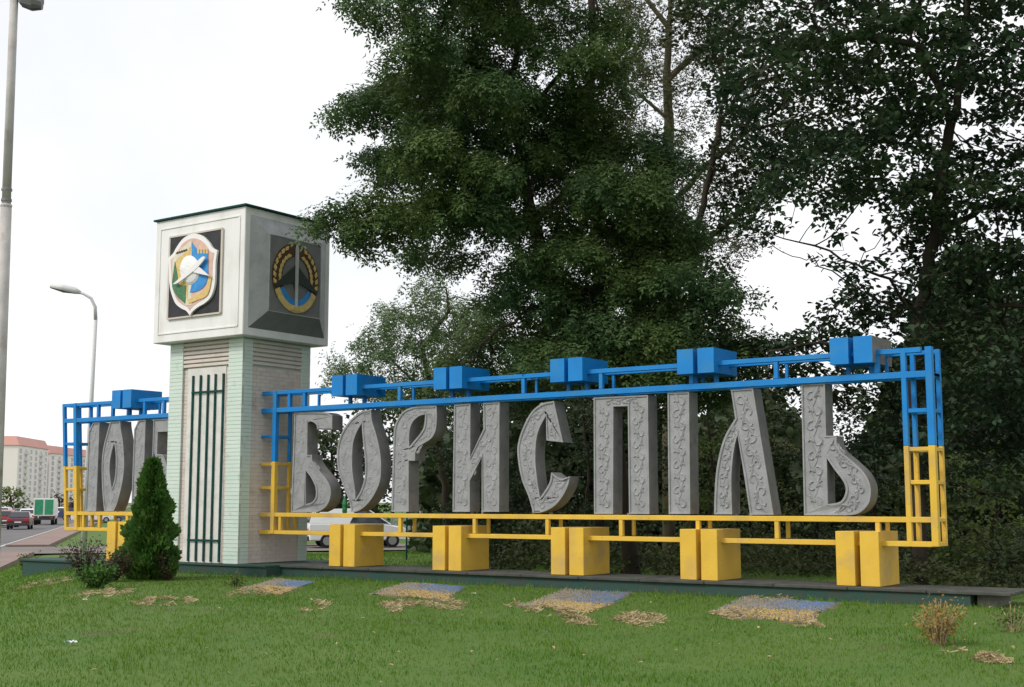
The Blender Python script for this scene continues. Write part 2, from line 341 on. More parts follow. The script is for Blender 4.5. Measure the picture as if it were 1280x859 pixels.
def ornament(strokes, yf, strength):
    mb = MB()
    def ridge(pts, w0, w1, h):
        n = len(pts); h = h*strength
        for i in range(n-1):
            p, q = np.array(pts[i]), np.array(pts[i+1]); d = q-p; L = np.hypot(*d)
            if L < 1e-5: continue
            nn = np.array([-d[1], d[0]])/L
            e = lambda u: w0+(w1-w0)*math.sin(math.pi*min(1, u+0.12)) if True else 0
            a, b = e(i/(n-1)), e((i+1)/(n-1))
            A, B, C, D = p+nn*a, p-nn*a, q-nn*b, q+nn*b
            f = lambda v, y: (v[0], y, v[1])
            mb.face([f(A, yf), f(p, yf-h), f(q, yf-h), f(D, yf)]); mb.face([f(p, yf-h), f(B, yf), f(C, yf), f(q, yf-h)])
    rr = random.Random(len(strokes)*13+int(abs(strokes[0][0][0][0])*100))
    for line, hw in strokes:
        P = [np.array(p) for p in line]; seg = [np.hypot(*(P[i+1]-P[i])) for i in range(len(P)-1)]; T = sum(seg)
        def at(s):
            for i, L in enumerate(seg):
                if s <= L or i == len(seg)-1: d = (P[i+1]-P[i])/max(L, 1e-6); return P[i]+d*s, d
                s -= L
        pitch = hw*1.5; n = max(1, int(T/pitch)); stem = []
        for k in range(n*4+1):
            c, d = at(min(T-.001, T*k/(n*4))); nn = np.array([-d[1], d[0]]); stem.append(c+nn*hw*0.30*math.sin(k*math.pi/4))
        ridge(stem, 0.006, 0.012, 0.009)
        for k in range(n):
            sgn = 1 if k % 2 else -1; c, d = at((k+0.5)*T/n); nn = np.array([-d[1], d[0]]); ang = math.atan2(d[1], d[0])
            ridge(spiral(c+nn*sgn*hw*0.30, ang+rr.uniform(-.5, .5), sgn, hw*rr.uniform(.52, .70)), 0.007, 0.028, 0.015)
            for q in (1.1, 0.55, 0.0):
                b0 = c-nn*sgn*hw*0.05; tip = c-nn*sgn*hw*rr.uniform(.55, .78)+d*hw*q*1.25; mid = (b0+tip)/2+d*hw*0.25-nn*sgn*hw*.12
                ridge([b0, (b0+mid)/2-nn*.004, mid, (mid+tip)/2, tip], 0.006, 0.032, 0.015)
    return mb
def make_letter(outer, holes, strokes, name, label, conv, depth, y0, cat='letter'):
    cu = bpy.data.curves.new(name, 'CURVE'); cu.dimensions = '2D'; cu.fill_mode = 'BOTH'
    xs = [conv(*p[:2])[0] for p in outer]; ox = (min(xs)+max(xs))/2; oz = min(conv(*p[:2])[1] for p in outer)
    for o in [outer]+holes:
        pts = [conv(*p) for p in smooth_outline(o)]
        sp = cu.splines.new('POLY'); sp.points.add(len(pts)-1); sp.use_cyclic_u = True
        for i, p in enumerate(pts): sp.points[i].co = (p[0]-ox, p[1]-oz, 0, 1)
    tmp = bpy.data.objects.new('tmp', cu); COL.objects.link(tmp); bpy.context.view_layer.update()
    m0 = bpy.data.meshes.new_from_object(tmp.evaluated_get(bpy.context.evaluated_depsgraph_get()))
    bpy.data.objects.remove(tmp); bm = bmesh.new(); bm.from_mesh(m0)
    bmesh.ops.remove_doubles(bm, verts=bm.verts, dist=1e-5)
    for v in bm.verts: v.co = Vector((v.co.x, 0, v.co.y))
    bmesh.ops.recalc_face_normals(bm, faces=bm.faces)
    if sum(f.normal.y*f.calc_area() for f in bm.faces) > 0: bmesh.ops.reverse_faces(bm, faces=bm.faces)
    front = list(bm.faces)
    r = bmesh.ops.extrude_face_region(bm, geom=front)      # extruded copy becomes the front
    nf = [g for g in r['geom'] if isinstance(g, bmesh.types.BMFace)]
    nv = [g for g in r['geom'] if isinstance(g, bmesh.types.BMVert)]
    for v in nv: v.co.y -= depth
    bmesh.ops.reverse_faces(bm, faces=[f for f in bm.faces if f in set(front) and f.is_valid])
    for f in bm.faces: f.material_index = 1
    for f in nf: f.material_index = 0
    bmesh.ops.recalc_face_normals(bm, faces=bm.faces)
    ins = bmesh.ops.inset_region(bm, faces=nf, thickness=0.006, depth=0.0, use_even_offset=False, use_boundary=True)
    for f in ins['faces']: f.material_index = 0
    ins = bmesh.ops.inset_region(bm, faces=nf, thickness=0.026, depth=0.0, use_even_offset=False, use_boundary=True)
    for f in ins['faces']: f.material_index = 0
    ins = bmesh.ops.inset_region(bm, faces=nf, thickness=0.010, depth=-0.020, use_even_offset=False, use_boundary=True)
    for f in ins['faces']: f.material_index = 0
    me = bpy.data.meshes.new(name); bm.to_mesh(me); bm.free()
    root = empty(name, (ox, y0+depth, oz), label=label, cat=cat, group='relief letters of the entrance sign')
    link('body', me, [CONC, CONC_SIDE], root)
    st_ = [([(conv(*p)[0]-ox, conv(*p)[1]-oz) for p in l], hw) for l, hw in strokes]
    tag(ornament(st_, -depth+0.020, float(np.clip(0.8+ox*0.09, 0.5, 1.4))).build('relief_ornament', CONC, root, fix=False), kind="stuff")
    for dx in ((-0.12, 0.12) if True else ()):
        MB().box((dx-.02+(-.05), -0.2, -(oz-zyu)-0.005), (dx+.02-.05, -0.14, 0.02)).build('foot', CONC_SIDE, root)
    return root
LY, LD = -0.005, 0.30      # front plane and depth of the letters
LY = 0.0
def zconv(scale, ox, oy):
    def c(a, b):
        P = atY(ox+a/scale, oy+b/scale, LY); return P[0], P[2]
    return c
Z1, Z2, Z3, Z4, Z5, Z6 = zconv(5.729, 355, 500), zconv(5.3706, 480, 490), zconv(5.21, 635, 485), zconv(5.055, 735, 480), zconv(4.91, 885, 475), zconv(4.773, 995, 470)
LET = [
 ('Б', Z1, [(50,805,1),(62,440,1),(75,88,1),(200,86),(300,90),(345,112,1),(345,211,1),(237,211,1),(232,180),(205,158),(168,152,1),(166,395,1),(200,392,1),(205,440),(255,510),(308,575),(334,640),(326,715),(292,772),(240,803,1)],
   [[(155,505,1),(195,560),(224,625),(226,690),(200,730),(155,746,1)]],
   [([(62,770),(105,440),(112,120)],.13),([(185,430),(240,530),(280,640),(262,720),(210,775)],.10)], 'first letter, curved Б right beside the tower'),
 ('О', Z1, [(622,70,1),(590,73),(535,92),(470,150),(410,240),(382,340),(379,440),(392,520),(430,630),(465,720),(480,802,1),(530,795),(592,750),(650,670),(688,570),(694,450),(682,340),(655,230),(630,150)],
   [[(556,165,1),(520,230),(494,310),(487,420),(490,520),(505,620),(512,712,1),(548,650),(575,560),(580,450),(570,340),(560,240)]],
   [([(590,100),(480,190),(430,330),(430,450),(450,560),(490,700)],.12),([(600,130),(620,260),(640,400),(635,550),(570,700),(510,770)],.12)], 'second letter, pointed leaf-shaped О standing after the Б'),
 ('Р', Z2, [(50,805,1),(54,600),(60,400),(66,260),(86,190),(130,130),(190,102),(260,93),(352,92,1),(354,190),(345,260),(318,310),(270,343),(228,370),(210,410),(208,462,1),(165,462,1),(165,805,1)],
   [[(276,150,1),(230,165),(190,205),(170,270),(168,370,1),(205,325),(245,275),(268,230)]],
   [([(108,780),(112,500),(115,300)],.14),([(320,120),(318,220),(280,300),(200,400)],.09),([(110,240),(170,150),(260,115)],.10)], 'third letter, leaf-topped Р between О and И'),
 ('И', Z2, [(460,805,1),(470,86,1),(580,77,1),(578,440,1),(667,248,1),(665,74,1),(775,68,1),(772,805,1),(655,805,1),(656,436,1),(575,597,1),(575,805,1)], [],
   [([(517,785),(520,500),(525,110)],.14),([(714,785),(716,500),(720,100)],.14),([(570,560),(670,330)],.10)], 'fourth letter, two-stemmed И with slanting bar'),
 ('С', Z3, [(298,85,1),(220,102),(150,160),(92,270),(62,380),(66,480),(90,600),(130,700),(155,785),(160,817,1),(230,806),(300,770),(352,710),(388,640),(403,575,1),(345,590),(281,550,1),(268,620),(208,716,1),(190,600),(178,480),(182,350),(205,260),(247,180,1),(250,342,1),(358,354,1)], [],
   [([(250,110),(150,210),(118,370),(125,500),(160,650),(185,760)],.11),([(190,770),(280,720),(345,620)],.10),([(285,150),(290,320)],.08)], 'fifth letter, open curved С with wedge-shaped upper tip'),
 ('П', Z4, [(38,822,1),(35,86,1),(378,70,1),(388,822,1),(259,822,1),(251,140,1),(160,143,1),(158,822,1)], [],
   [([(97,800),(97,500),(97,150)],.12),([(322,800),(318,500),(314,130)],.12),([(110,112),(300,105)],.06)], 'sixth letter, square gate-shaped П'),
 ('І', Z4, [(510,822,1),(502,56,1),(638,50,1),(646,822,1)], [], [([(577,800),(573,450),(570,75)],.13)], 'seventh letter, single upright bar І'),
 ('Л', Z5, [(140,60,1),(275,50,1),(402,828,1),(258,828,1),(220,580,1),(180,335,1),(160,420),(146,540),(143,650),(148,825,1),(37,825,1),(40,700),(50,560),(75,430),(108,335),(166,236,1)], [],
   [([(207,75),(265,430),(328,805)],.13),([(95,800),(95,600),(125,400),(165,290)],.09)], 'eighth letter, tent-shaped Л with one curved leg'),
 ('Ь', Z6, [(48,832,1),(30,50,1),(172,45,1),(179,357,1),(242,357,1),(243,400),(268,450),(340,512),(408,580),(443,655),(442,730),(420,780),(368,822),(300,832,1)],
   [[(183,490,1),(230,560),(276,620),(296,670),(286,720),(258,752),(190,765,1)]],
   [([(118,800),(112,500),(102,80)],.14),([(212,385),(270,490),(350,590),(375,690),(330,780),(230,800)],.10)], 'ninth and last letter, soft sign Ь with big bowl at the right'),
]
for ch, cv, outer, holes, strokes, lab in LET:
    make_letter(outer, holes, strokes, 'relief_letter', 'grey relief '+lab, cv, LD, LY)
# year on the short frame: 1 0 1 5 (the last digit mostly hidden)
def wconv(ox, w):
    return lambda a, b: (ox+a*w, 1.0+b*1.95)
def wing_x(px): return railX(px, 2.0, WY)
one = [(0.0, 0, 1), (0.37, 0, 1), (0.37, 1, 1), (0.14, 1, 1), (0.0, 0.90, 1)]
zero = [(0.24, 1, 1), (0.16, .90), (0.03, .70), (0.0, .5), (0.05, .25), (0.12, .06), (0.16, 0, 1), (0.46, 0, 1), (0.58, .10), (0.72, .32), (0.76, .52), (0.70, .75), (0.60, .93), (0.58, 1, 1)]
zin = [(0.40, .76, 1), (0.31, .64), (0.27, .5), (0.31, .36), (0.38, .25, 1), (0.46, .36), (0.48, .5), (0.46, .64)]
five = [(0.05, 1, 1), (0.52, 1, 1), (0.52, .86, 1), (0.20, .86, 1), (0.20, .62, 1), (0.40, .60), (0.55, .45), (0.58, .25), (0.48, .06), (0.30, 0), (0.0, 0.02, 1), (0.0, .14, 1), (0.25, .14), (0.38, .26), (0.36, .42), (0.22, .48), (0.05, .46, 1)]
for nm, o, h, s, px, lab in (
    ('1', one, [], [([(.15, .03), (.15, .95)], .12)], 109, 'digit 1 nearest the left end of the short frame'),
    ('0', zero, [zin], [([(.28, .95), (.10, .55), (.24, .08)], .08), ([(.48, .92), (.62, .5), (.42, .1)], .10)], 127, 'digit 0, a pointed oval between two upright ones'),
    ('1', one, [], [([(.15, .03), (.15, .95)], .12)], 166, 'digit 1 standing above the thuja by the tower'),
    ('5', five, [], [([(.12, .93), (.12, .6), (.35, .5), (.45, .25), (.2, .07)], .07)], 188, 'digit mostly hidden behind the left side of the tower')):
    make_letter(o, h, s, 'relief_digit', 'grey relief '+lab, wconv(wing_x(px), 1.0), LD, WY+LY, 'digit')

# ------------------------------------------------------------------ tower
TC = (TX-TW/2, TY+TD/2)
tw = empty('entrance_tower', (TC[0], TC[1], -0.006), label='tall pale brick tower with mint corners, green grille and emblem cube on top', cat='tower')
x0, x1, y0_, y1_ = TX-TW, TX, TY, TY+TD
PF, PS = 0.40, 0.275           # pilaster widths on the front / side faces
rel(tw, MB().box((x0+0.05, y0_+0.06, 0), (x1-0.03, y1_-0.03, zc0))).build('shaft_core', MORTAR, tw)
def bricks(mb, org, u, n, w, h, z0, bw=0.25, bh=0.072, g=0.006, t=0.03, m=0):
    """running-bond bricks standing proud on one face: org corner, u along, n outward"""
    org, u, n = np.array(org), np.array(u), np.array(n); r = 0; z = z0
    while z+bh*0.5 < z0+h:
        zz = min(z+bh, z0+h); a = -(0.5 if r % 2 else 0)*(bw+g)
        while a < w:
            p, q = max(0, a), min(w, a+bw)
            if q-p > 0.02:
                tt = t+random.uniform(-.002, .002)
                A = org+u*p; B_ = org+u*q
                P = [A+[0,0,z], B_+[0,0,z], B_+[0,0,zz], A+[0,0,zz]]; F = [x_+n*tt for x_ in P]
                k = len(mb.v); mb.v += [tuple(v) for v in P+F]
                for fq in ((4,5,6,7),(0,1,5,4),(1,2,6,5),(2,3,7,6),(3,0,4,7)): mb.f.append(tuple(k+i for i in fq)); mb.m.append(m)
            a += bw+g
        z += bh+g; r += 1
    return mb
S_TOP = 3.92
def facing(name, org, u, n, w, h, z0, m, t=0.03, **kw):
    o = rel(tw, bricks(MB(), org, u, n, w, h, z0, t=t, **kw)).build(name, m, tw, fix=False); tag(o, kind='stuff'); return o
# pilasters: an L of bricks on every corner
for (cx_, ux) in ((x0, 1), (x1, -1)):
    rel(tw, MB().box((min(cx_, cx_+ux*PF), y0_+0.012, 0), (max(cx_, cx_+ux*PF), y0_+0.05, zc0-0.002))).build('pilaster', MORTAR, tw)
    facing('pilaster_bricks', (cx_ if ux > 0 else cx_-PF, y0_+0.012, 0), (1, 0, 0), (0, -1, 0), PF, zc0-0.01, 0, MINT, 0.012, bw=0.9)
for yy in (y0_+0.013, y1_-PS):
    rel(tw, MB().box((x1-0.03, yy, 0), (x1-0.012, yy+PS-0.013, zc0-0.002))).build('pilaster', MORTAR, tw)
    facing('pilaster_bricks', (x1-0.012, yy, 0), (0, 1, 0), (1, 0, 0), PS-0.013, zc0-0.01, 0, MINT, 0.012, bw=0.9)
    rel(tw, MB().box((x0+0.012, yy, 0), (x0+0.05, yy+PS-0.013, zc0-0.002))).build('pilaster', MORTAR, tw)
    facing('pilaster_bricks', (x0+0.012, yy, 0), (0, 1, 0), (-1, 0, 0), PS-0.013, zc0-0.01, 0, MINT, 0.012, bw=0.9)
facing('brick_facing', (x1-0.03, y0_+PS, 0), (0, 1, 0), (1, 0, 0), TD-2*PS, S_TOP, 0, CREAM, 0.010)
facing('brick_facing', (x0+0.05, y0_+PS, 0), (0, 1, 0), (-1, 0, 0), TD-2*PS, S_TOP, 0, CREAM, 0.010)
facing('brick_facing', (x0+PF, y0_+0.06, 0), (1, 0, 0), (0, -1, 0), 0.13, S_TOP, 0, CREAM, 0.012)
facing('brick_facing', (x1-PF-0.10, y0_+0.06, 0), (1, 0, 0), (0, -1, 0), 0.10, S_TOP, 0, CREAM, 0.012)
rel(tw, MB().box((x0+PF+0.13, y0_+0.035, 0), (x1-PF-0.10, y0_+0.0605, S_TOP))).build('grille_panel', mat('white_panel', (0.70, 0.69, 0.67), .7, (0.62, 0.61, 0.58), 3, grime=((0.55, 0.56, 0.5), 6, .5, .8)), tw)
for k in range(6):
    z = S_TOP+0.02+k*0.088
    rel(tw, MB().beam((x0+PF, y0_+0.035, z+.035), (x1-PF, y0_+0.035, z+.035), 0.05, 0.062)).build('slat', CREAM, tw, bevel=0.008)
    rel(tw, MB().beam((x1-0.018, y0_+PS, z+.035), (x1-0.018, y1_-PS, z+.035), 0.05, 0.062)).build('slat', CREAM, tw, bevel=0.008)
bx = [railX(180+q/2.683, 2.0, y0_) for q in (154.5, 180, 205.5, 230, 257)]
for b in bx: rel(tw, MB().beam((b, y0_+0.016, 0.02), (b, y0_+0.016, 3.77), 0.046, 0.022)).build('grille_bar', DGREEN, tw)
for z in (3.42, 0.44): rel(tw, MB().beam((bx[0]-.02, y0_-0.001, z), (bx[-1]+.02, y0_-0.001, z), 0.01, 0.04)).build('grille_bar', DGREEN, tw)
# cube
cx0, cx1, cy0, cy1 = x0-CW, x1+CW, y0_-CW, y1_+CW
cube = rel(tw, MB().box((cx0, cy0, zc0), (cx1, cy1, zc1))).build('emblem_cube', WHITE, tw, bevel=0.012)
CB = Vector(tw.location)
def sub(name, mb, m, par, bevel=0, smooth=False): return rel(tw, mb).build(name, m, par, bevel=bevel, smooth=smooth)
rf = MB(); ov = 0.05; zr = zc1+0.005
P = [(cx0-ov, cy0-ov), (cx1+ov, cy0-ov), (cx1+ov, cy1+ov), (cx0-ov, cy1+ov)]
rf.prism(P, lambda a, b: (a, b, zr), lambda a, b: (a, b, zr+0.035))
cc = ((cx0+cx1)/2, (cy0+cy1)/2, zr+0.13)
for i in range(4): a, b = P[i], P[(i+1) % 4]; rf.face([(a[0], a[1], zr+.036), (b[0], b[1], zr+.036), cc])
sub('roof', rf, DGREEN, tw)
H = zc1-zc0; Wd = cx1-cx0; Dp = cy1-cy0
# front frame mouldings and emblem board
fx = lambda u: cx0+Wd*u
fz = lambda v: zc1-H*v
for (a, b) in (((.055, .07), (.945, .07)), ((.055, .93), (.945, .93))):
    sub('moulding', MB().beam((fx(a[0]), cy0-0.006, fz(a[1])), (fx(b[0]), cy0-0.006, fz(b[1])), 0.02, 0.025), WHITE, cube)
for u in (.055, .945): sub('moulding', MB().beam((fx(u), cy0-0.005, fz(.075)), (fx(u), cy0-0.005, fz(.925)), 0.025, 0.02), WHITE, cube)
BU0, BU1, BV0, BV1 = .175, .765, .15, .815
board = sub('emblem_board', MB().box((fx(BU0), cy0-0.035, fz(BV1)), (fx(BU1), cy0-0.001, fz(BV0))), BLACKB, tw)
RIM = mat('board_rim', (0.55, 0.5, 0.45), 0.6)
for p, q in (((BU0, BV0), (BU1, BV0)), ((BU0, BV1), (BU1, BV1)), ((BU0, BV0), (BU0, BV1)), ((BU1, BV0), (BU1, BV1))):
    sub('rim', MB().beam((fx(p[0])+.0, cy0-0.02, fz(p[1])), (fx(q[0]), cy0-0.02, fz(q[1])), 0.05, 0.035), RIM, board)
# shield emblem: (u,v) from the enlarged photograph, board spans u 60..525, v 120/45..810/770 -> unit square
def eb(px, py):
    u = (px-75+(py-120)*0.037)/460.0; v = (py-(120-(px-75)*0.150))/690.0
    return fx(BU0+(BU1-BU0)*u), fz(BV0+(BV1-BV0)*v)
E_W = mat('emblem_white', (0.80, 0.79, 0.80), 0.5); E_B = mat('emblem_blue', (0.03, 0.22, 0.58), 0.5, (0.05, 0.30, 0.65), 9)
E_Y = mat('emblem_ochre', (0.62, 0.42, 0.12), 0.6, (0.70, 0.55, 0.25), 9); E_P = mat('emblem_pink', (0.62, 0.40, 0.33), 0.6, (0.7, 0.5, 0.4), 8)
E_G = mat('emblem_green', (0.04, 0.16, 0.09), 0.6, (0.10, 0.22, 0.10), 20); E_L = mat('emblem_pale', (0.72, 0.68, 0.55), 0.6, (0.62, 0.6, 0.55), 9)
E_N = mat('emblem_brown', (0.10, 0.05, 0.03), 0.6); E_S = mat('emblem_steel', (0.55, 0.56, 0.55), 0.4, metal=0.4); E_D = mat('emblem_dark', (0.035, 0.05, 0.045), 0.6)
def plate(name, poly, y0, y1, m, par, sm=True):
    if sm: poly = [tuple(p) for p in smooth_outline(poly, 4)]
    mb = MB().prism([eb(p[0], p[1]) for p in poly], lambda a, b: (a, cy0-y0, b), lambda a, b: (a, cy0-y1, b))
    return sub(name, mb, m, par, bevel=0)
shield = [(295,95,1),(340,98),(390,120),(440,170),(470,215),(510,235,1),(495,330),(490,450),(480,540),(450,620),(400,670),(340,705),(290,745),(268,778,1),(235,740),(190,720),(140,680),(105,600),(88,520),(82,400),(75,300,1),(120,260),(150,210),(200,145),(250,110)]
cen = np.array([285, 430])
def shrink(poly, k): return [tuple((cen+(np.array(p[:2])-cen)*k).tolist())+tuple(p[2:]) for p in poly]
sh = plate('shield', shield, 0.034, 0.085, E_W, board)
plate('shield_field', shrink(shield, .885), 0.084, 0.090, E_P, sh)
plate('ochre_field', [(290,150,1),(288,690,1),(230,690),(150,600),(125,450),(120,320),(190,230)], 0.0895, 0.096, E_L, sh)
plate('ochre_band', [(285,200,1),(250,640,1),(160,480),(150,330),(215,270)], 0.0955, 0.101, E_Y, sh)
plate('blue_field', [(292,165,1),(330,215),(360,245,1),(435,250,1),(435,430,1),(410,520),(350,570),(275,590,1),(300,480,1)], 0.0955, 0.102, E_B, sh)
plate('ochre_hem', [(250,650,1),(330,610),(410,560),(450,440,1),(468,450,1),(430,600),(340,650),(265,680,1)], 0.096, 0.104, E_Y, sh)
plate('laurel', [(145,330,1),(165,430),(180,520),(245,530,1),(232,680,1),(160,620),(120,540),(130,430)], 0.1015, 0.110, E_G, sh)
gl = MB(); gc = (275, 400)
ring = lambda r: [eb(gc[0]+r*88*math.cos(t), gc[1]+r*122*math.sin(t)) for t in [2*math.pi*i/24 for i in range(24)]]
prev = [(a, cy0-0.10, b) for a, b in ring(1)]
for r, d in ((.85, .13), (.6, .15), (.3, .162)):
    cur = [(a, cy0-d, b) for a, b in ring(r)]
    for i in range(24): j = (i+1) % 24; gl.face([prev[i], prev[j], cur[j], cur[i]])
    prev = cur
gl.face(prev); sub('globe', gl, E_W, sh, smooth=True)
plate('aircraft_body', [(150,525,1),(230,455),(330,365),(400,300),(430,290,1),(425,315),(360,390),(270,460),(190,515)], 0.150, 0.178, E_W, sh)
plate('aircraft_wing', [(345,375,1),(380,380),(465,450,1),(410,440),(320,420,1)], 0.150, 0.170, E_W, sh)
plate('aircraft_wing', [(300,400,1),(220,380),(205,395,1),(265,440,1)], 0.150, 0.170, E_W, sh)
for k in range(4): plate('battlement', [(345+k*25,225,1),(360+k*25,225,1),(360+k*25,262,1),(345+k*25,262,1)], 0.101, 0.107, E_Y, sh, False)
for k in range(5): plate('leaf_sprig', [(150+k*20,265-k*6,1),(165+k*20,245-k*6),(175+k*20,262-k*6)], 0.0955, 0.104, E_N, sh)
# right face: white border and the bulging grey frustum with its emblem
gyy = lambda u: cy0+Dp*u
O = [(.055, .06), (.945, .06), (.945, .94), (.055, .94)]; I = [(.20, .20), (.80, .20), (.80, .80), (.20, .80)]
XO = cx1+0.002; XI = cx1+0.20
panel = sub('frustum_panel', MB().prism(I, lambda u, v: (XI-0.01, gyy(u), fz(v)), lambda u, v: (XI+0.004, gyy(u), fz(v))), GREYP, tw)
for i, nm in enumerate(('top', 'rear', 'bottom', 'front')):
    j = (i+1) % 4; mb = MB()
    f3 = lambda p, X: (X, gyy(p[0]), fz(p[1]))
    mb.face([f3(O[i], XO), f3(O[j], XO), f3(I[j], XI), f3(I[i], XI)]); mb.face([f3(O[i], XO-.0015), f3(I[i], XI-.02), f3(I[j], XI-.02), f3(O[j], XO-.0015)])
    sub('frustum_side', mb, GREYP if nm == 'bottom' else SILVER, panel)  # bottom slope takes the darker grey, painting in the shade of its downward face
for i in range(4):
    j = (i+1) % 4
    sub('rim', MB().beam((XI, gyy(I[i][0]), fz(I[i][1])), (XI, gyy(I[j][0]), fz(I[j][1])), 0.02, 0.02), SILVER, panel)
# emblem on the panel: local (e,n) with e right (+Y), n up, unit = panel half size
pc = (gyy(.5), fz(.51)); hs = Dp*.30; vs = H*.30
def ep(e, n): return pc[0]+e*hs, pc[1]+n*vs
def plate2(name, poly, a, b, m, par, sm=False):
    if sm: poly = [tuple(p) for p in smooth_outline(poly, 4)]
    return sub(name, MB().prism([ep(*p) for p in poly], lambda u, v: (XI+a, u, v), lambda u, v: (XI+b, u, v)), m, par)
def arc(r0x, r0y, r1x, r1y, a0, a1, n=8):
    A = [math.radians(a0+(a1-a0)*i/n) for i in range(n+1)]
    return [(r1x*math.cos(t), r1y*math.sin(t)) for t in A]+[(r0x*math.cos(t), r0y*math.sin(t)) for t in A[::-1]]
em = plate2('wreath_base', arc(.52, .58, .92, .93, -40, 220, 24), 0.003, 0.012, E_N, panel)
for side in (1, -1):
    for k in range(7):
        a = math.radians(-12+k*12.5); 
        for r, w in ((.62, .10), (.82, .11)):
            c = np.array([side*r*math.cos(a)*1.0, r*math.sin(a)*1.03]); d = np.array([-side*math.sin(a), math.cos(a)]); d = d*.85+np.array([side*math.cos(a), math.sin(a)])*(.35 if r > .7 else -.25); d /= np.hypot(*d); q = np.array([-d[1], d[0]])
            plate2('wheat_grain', [tuple(c-d*.085), tuple(c+q*.055), tuple(c+d*.10), tuple(c-q*.055)], 0.011, 0.03, E_Y, em)
plate2('blue_ribbon', arc(.52, .57, .70, .74, 208, 332, 16), 0.012, 0.026, E_B, em)
plate2('ochre_ribbon', arc(.70, .74, .88, .92, 205, 335, 16), 0.012, 0.030, E_Y, em)
plate2('delta_wing', [(0, .38), (.82, -.25), (.80, -.32), (.12, -.12), (0, -.45), (-.12, -.12), (-.80, -.32), (-.82, -.25)], 0.012, 0.034, E_D, em)
plate2('spire', [(-.045, -.78), (.045, -.78), (.055, .80), (0, .92), (-.055, .80)], 0.030, 0.055, E_S, em)
plate2('spire_base', [(-.22, -.86), (.22, -.86), (.10, -.74), (-.10, -.74)], 0.028, 0.045, E_Y, em)

# ------------------------------------------------------------------ trees
def colonize(nodes, parent, att, step=0.3, kill=0.45, iters=120, droop=0.0):
    """space colonisation: grow twigs from the given limbs towards the points att"""
    N = [np.array(p, float) for p in nodes]; par = list(parent); kids = {}
    att = np.array(att); P = np.array(N)
    d2 = ((att[:, None, :]-P[None])**2).sum(-1); near = d2.argmin(1); dist = np.sqrt(d2.min(1))
    for it in range(iters):
        if len(att) == 0: break
        acc = {}
        dirs = att-P[near]; dirs /= np.maximum(np.linalg.norm(dirs, axis=1, keepdims=True), 1e-6)
        order = np.argsort(near, kind='stable'); ns = near[order]; ds = dirs[order]
        u, first = np.unique(ns, return_index=True); sums = np.add.reduceat(ds, first, axis=0)
        new = []; newp = []
        for k, i in enumerate(u):
            v = sums[k]; L = np.linalg.norm(v)
            if kids.get(i, 0) >= 4: continue
            if L < 0.15: v = RNG.normal(size=3); L = np.linalg.norm(v)
            v = v/L+RNG.normal(size=3)*0.16+np.array([0, 0, -droop]); v /= np.linalg.norm(v)
            kids[i] = kids.get(i, 0)+1; new.append(P[i]+v*step); newp.append(int(i))
        if not new: break
        n0 = len(P); new = np.array(new); P = np.concatenate([P, new]); par += newp
        d2 = ((att[:, None, :]-new[None])**2).sum(-1); j = d2.argmin(1); dn = np.sqrt(d2.min(1))
        b = dn < dist; near[b] = j[b]+n0; dist[b] = dn[b]
        keep = dist > kill; att, near, dist = att[keep], near[keep], dist[keep]
    return P, np.array(par)
def limb_mesh(P, par, base_r, tip_r=0.006, expo=2.3, k0=8, minr=0.0):
    n = len(P); ch = [[] for _ in range(n)]
    for i in range(n):
        if par[i] >= 0: ch[par[i]].append(i)
    w = np.zeros(n); size = np.zeros(n, int); depth = np.zeros(n, int)
    for i in range(n):
        if par[i] >= 0: depth[i] = depth[par[i]]+1
    for i in np.argsort(-depth, kind='stable'):
        w[i] = max(w[i], tip_r**expo); size[i] += 1
        if par[i] >= 0: w[par[i]] += w[i]; size[par[i]] += size[i]
    r = w**(1/expo); sc_ = base_r/r.max(); r = tip_r+(r-tip_r)*(base_r-tip_r)/max(r.max()-tip_r, 1e-6)
    mb = MB()
    done = np.zeros(n, bool)
    for i in np.argsort(depth, kind='stable'):
        if done[i] and par[i] >= 0: continue
        # start a chain at i (its parent gives the first point)
        chain = [i] if par[i] < 0 else [par[i], i]; done[i] = True; c = i
        while ch[c]:
            nxt = max(ch[c], key=lambda q: w[q])
            if done[nxt]: break
            done[nxt] = True; chain.append(nxt); c = nxt
        if len(chain) < 2: continue
        rr = [r[q] for q in chain]
        if par[i] >= 0: rr[0] = min(rr[0], rr[1]*1.15)
        if max(rr) < minr: continue
        mb.tube([P[q] for q in chain], rr, k0 if max(rr) > 0.05 else (5 if max(rr) > 0.015 else 3), cap=False)
    return mb, r, size
def frames(n, up_bias, droop):
    """random leaf frames: d along the leaf, s sideways, u normal"""
    a = RNG.uniform(0, 2*math.pi, n); d = np.stack([np.cos(a), np.sin(a), RNG.normal(-droop, 0.45, n)], 1); d /= np.linalg.norm(d, axis=1, keepdims=True)
    u = RNG.normal(size=(n, 3))*(1-up_bias); u[:, 2] += up_bias; u -= d*(u*d).sum(1, keepdims=True); u /= np.linalg.norm(u, axis=1, keepdims=True)
    return d, np.cross(u, d), u
def simple_leaves(pos, size, up=0.7, droop=0.4, w=0.36):
    n = len(pos); d, s, u = frames(n, up, droop); L = (size*RNG.uniform(.7, 1.25, n))[:, None]
    q = lambda f, k, z: pos+d*L*f+s*L*k+u*L*z
    return np.stack([pos, q(.30, -w, .10), q(.72, -w*.62, .04), q(1.0, 0, -.14), q(.72, w*.62, .04), q(.30, w, .10)], 1), 6, [(0, 1, 2, 3), (0, 3, 4, 5)]
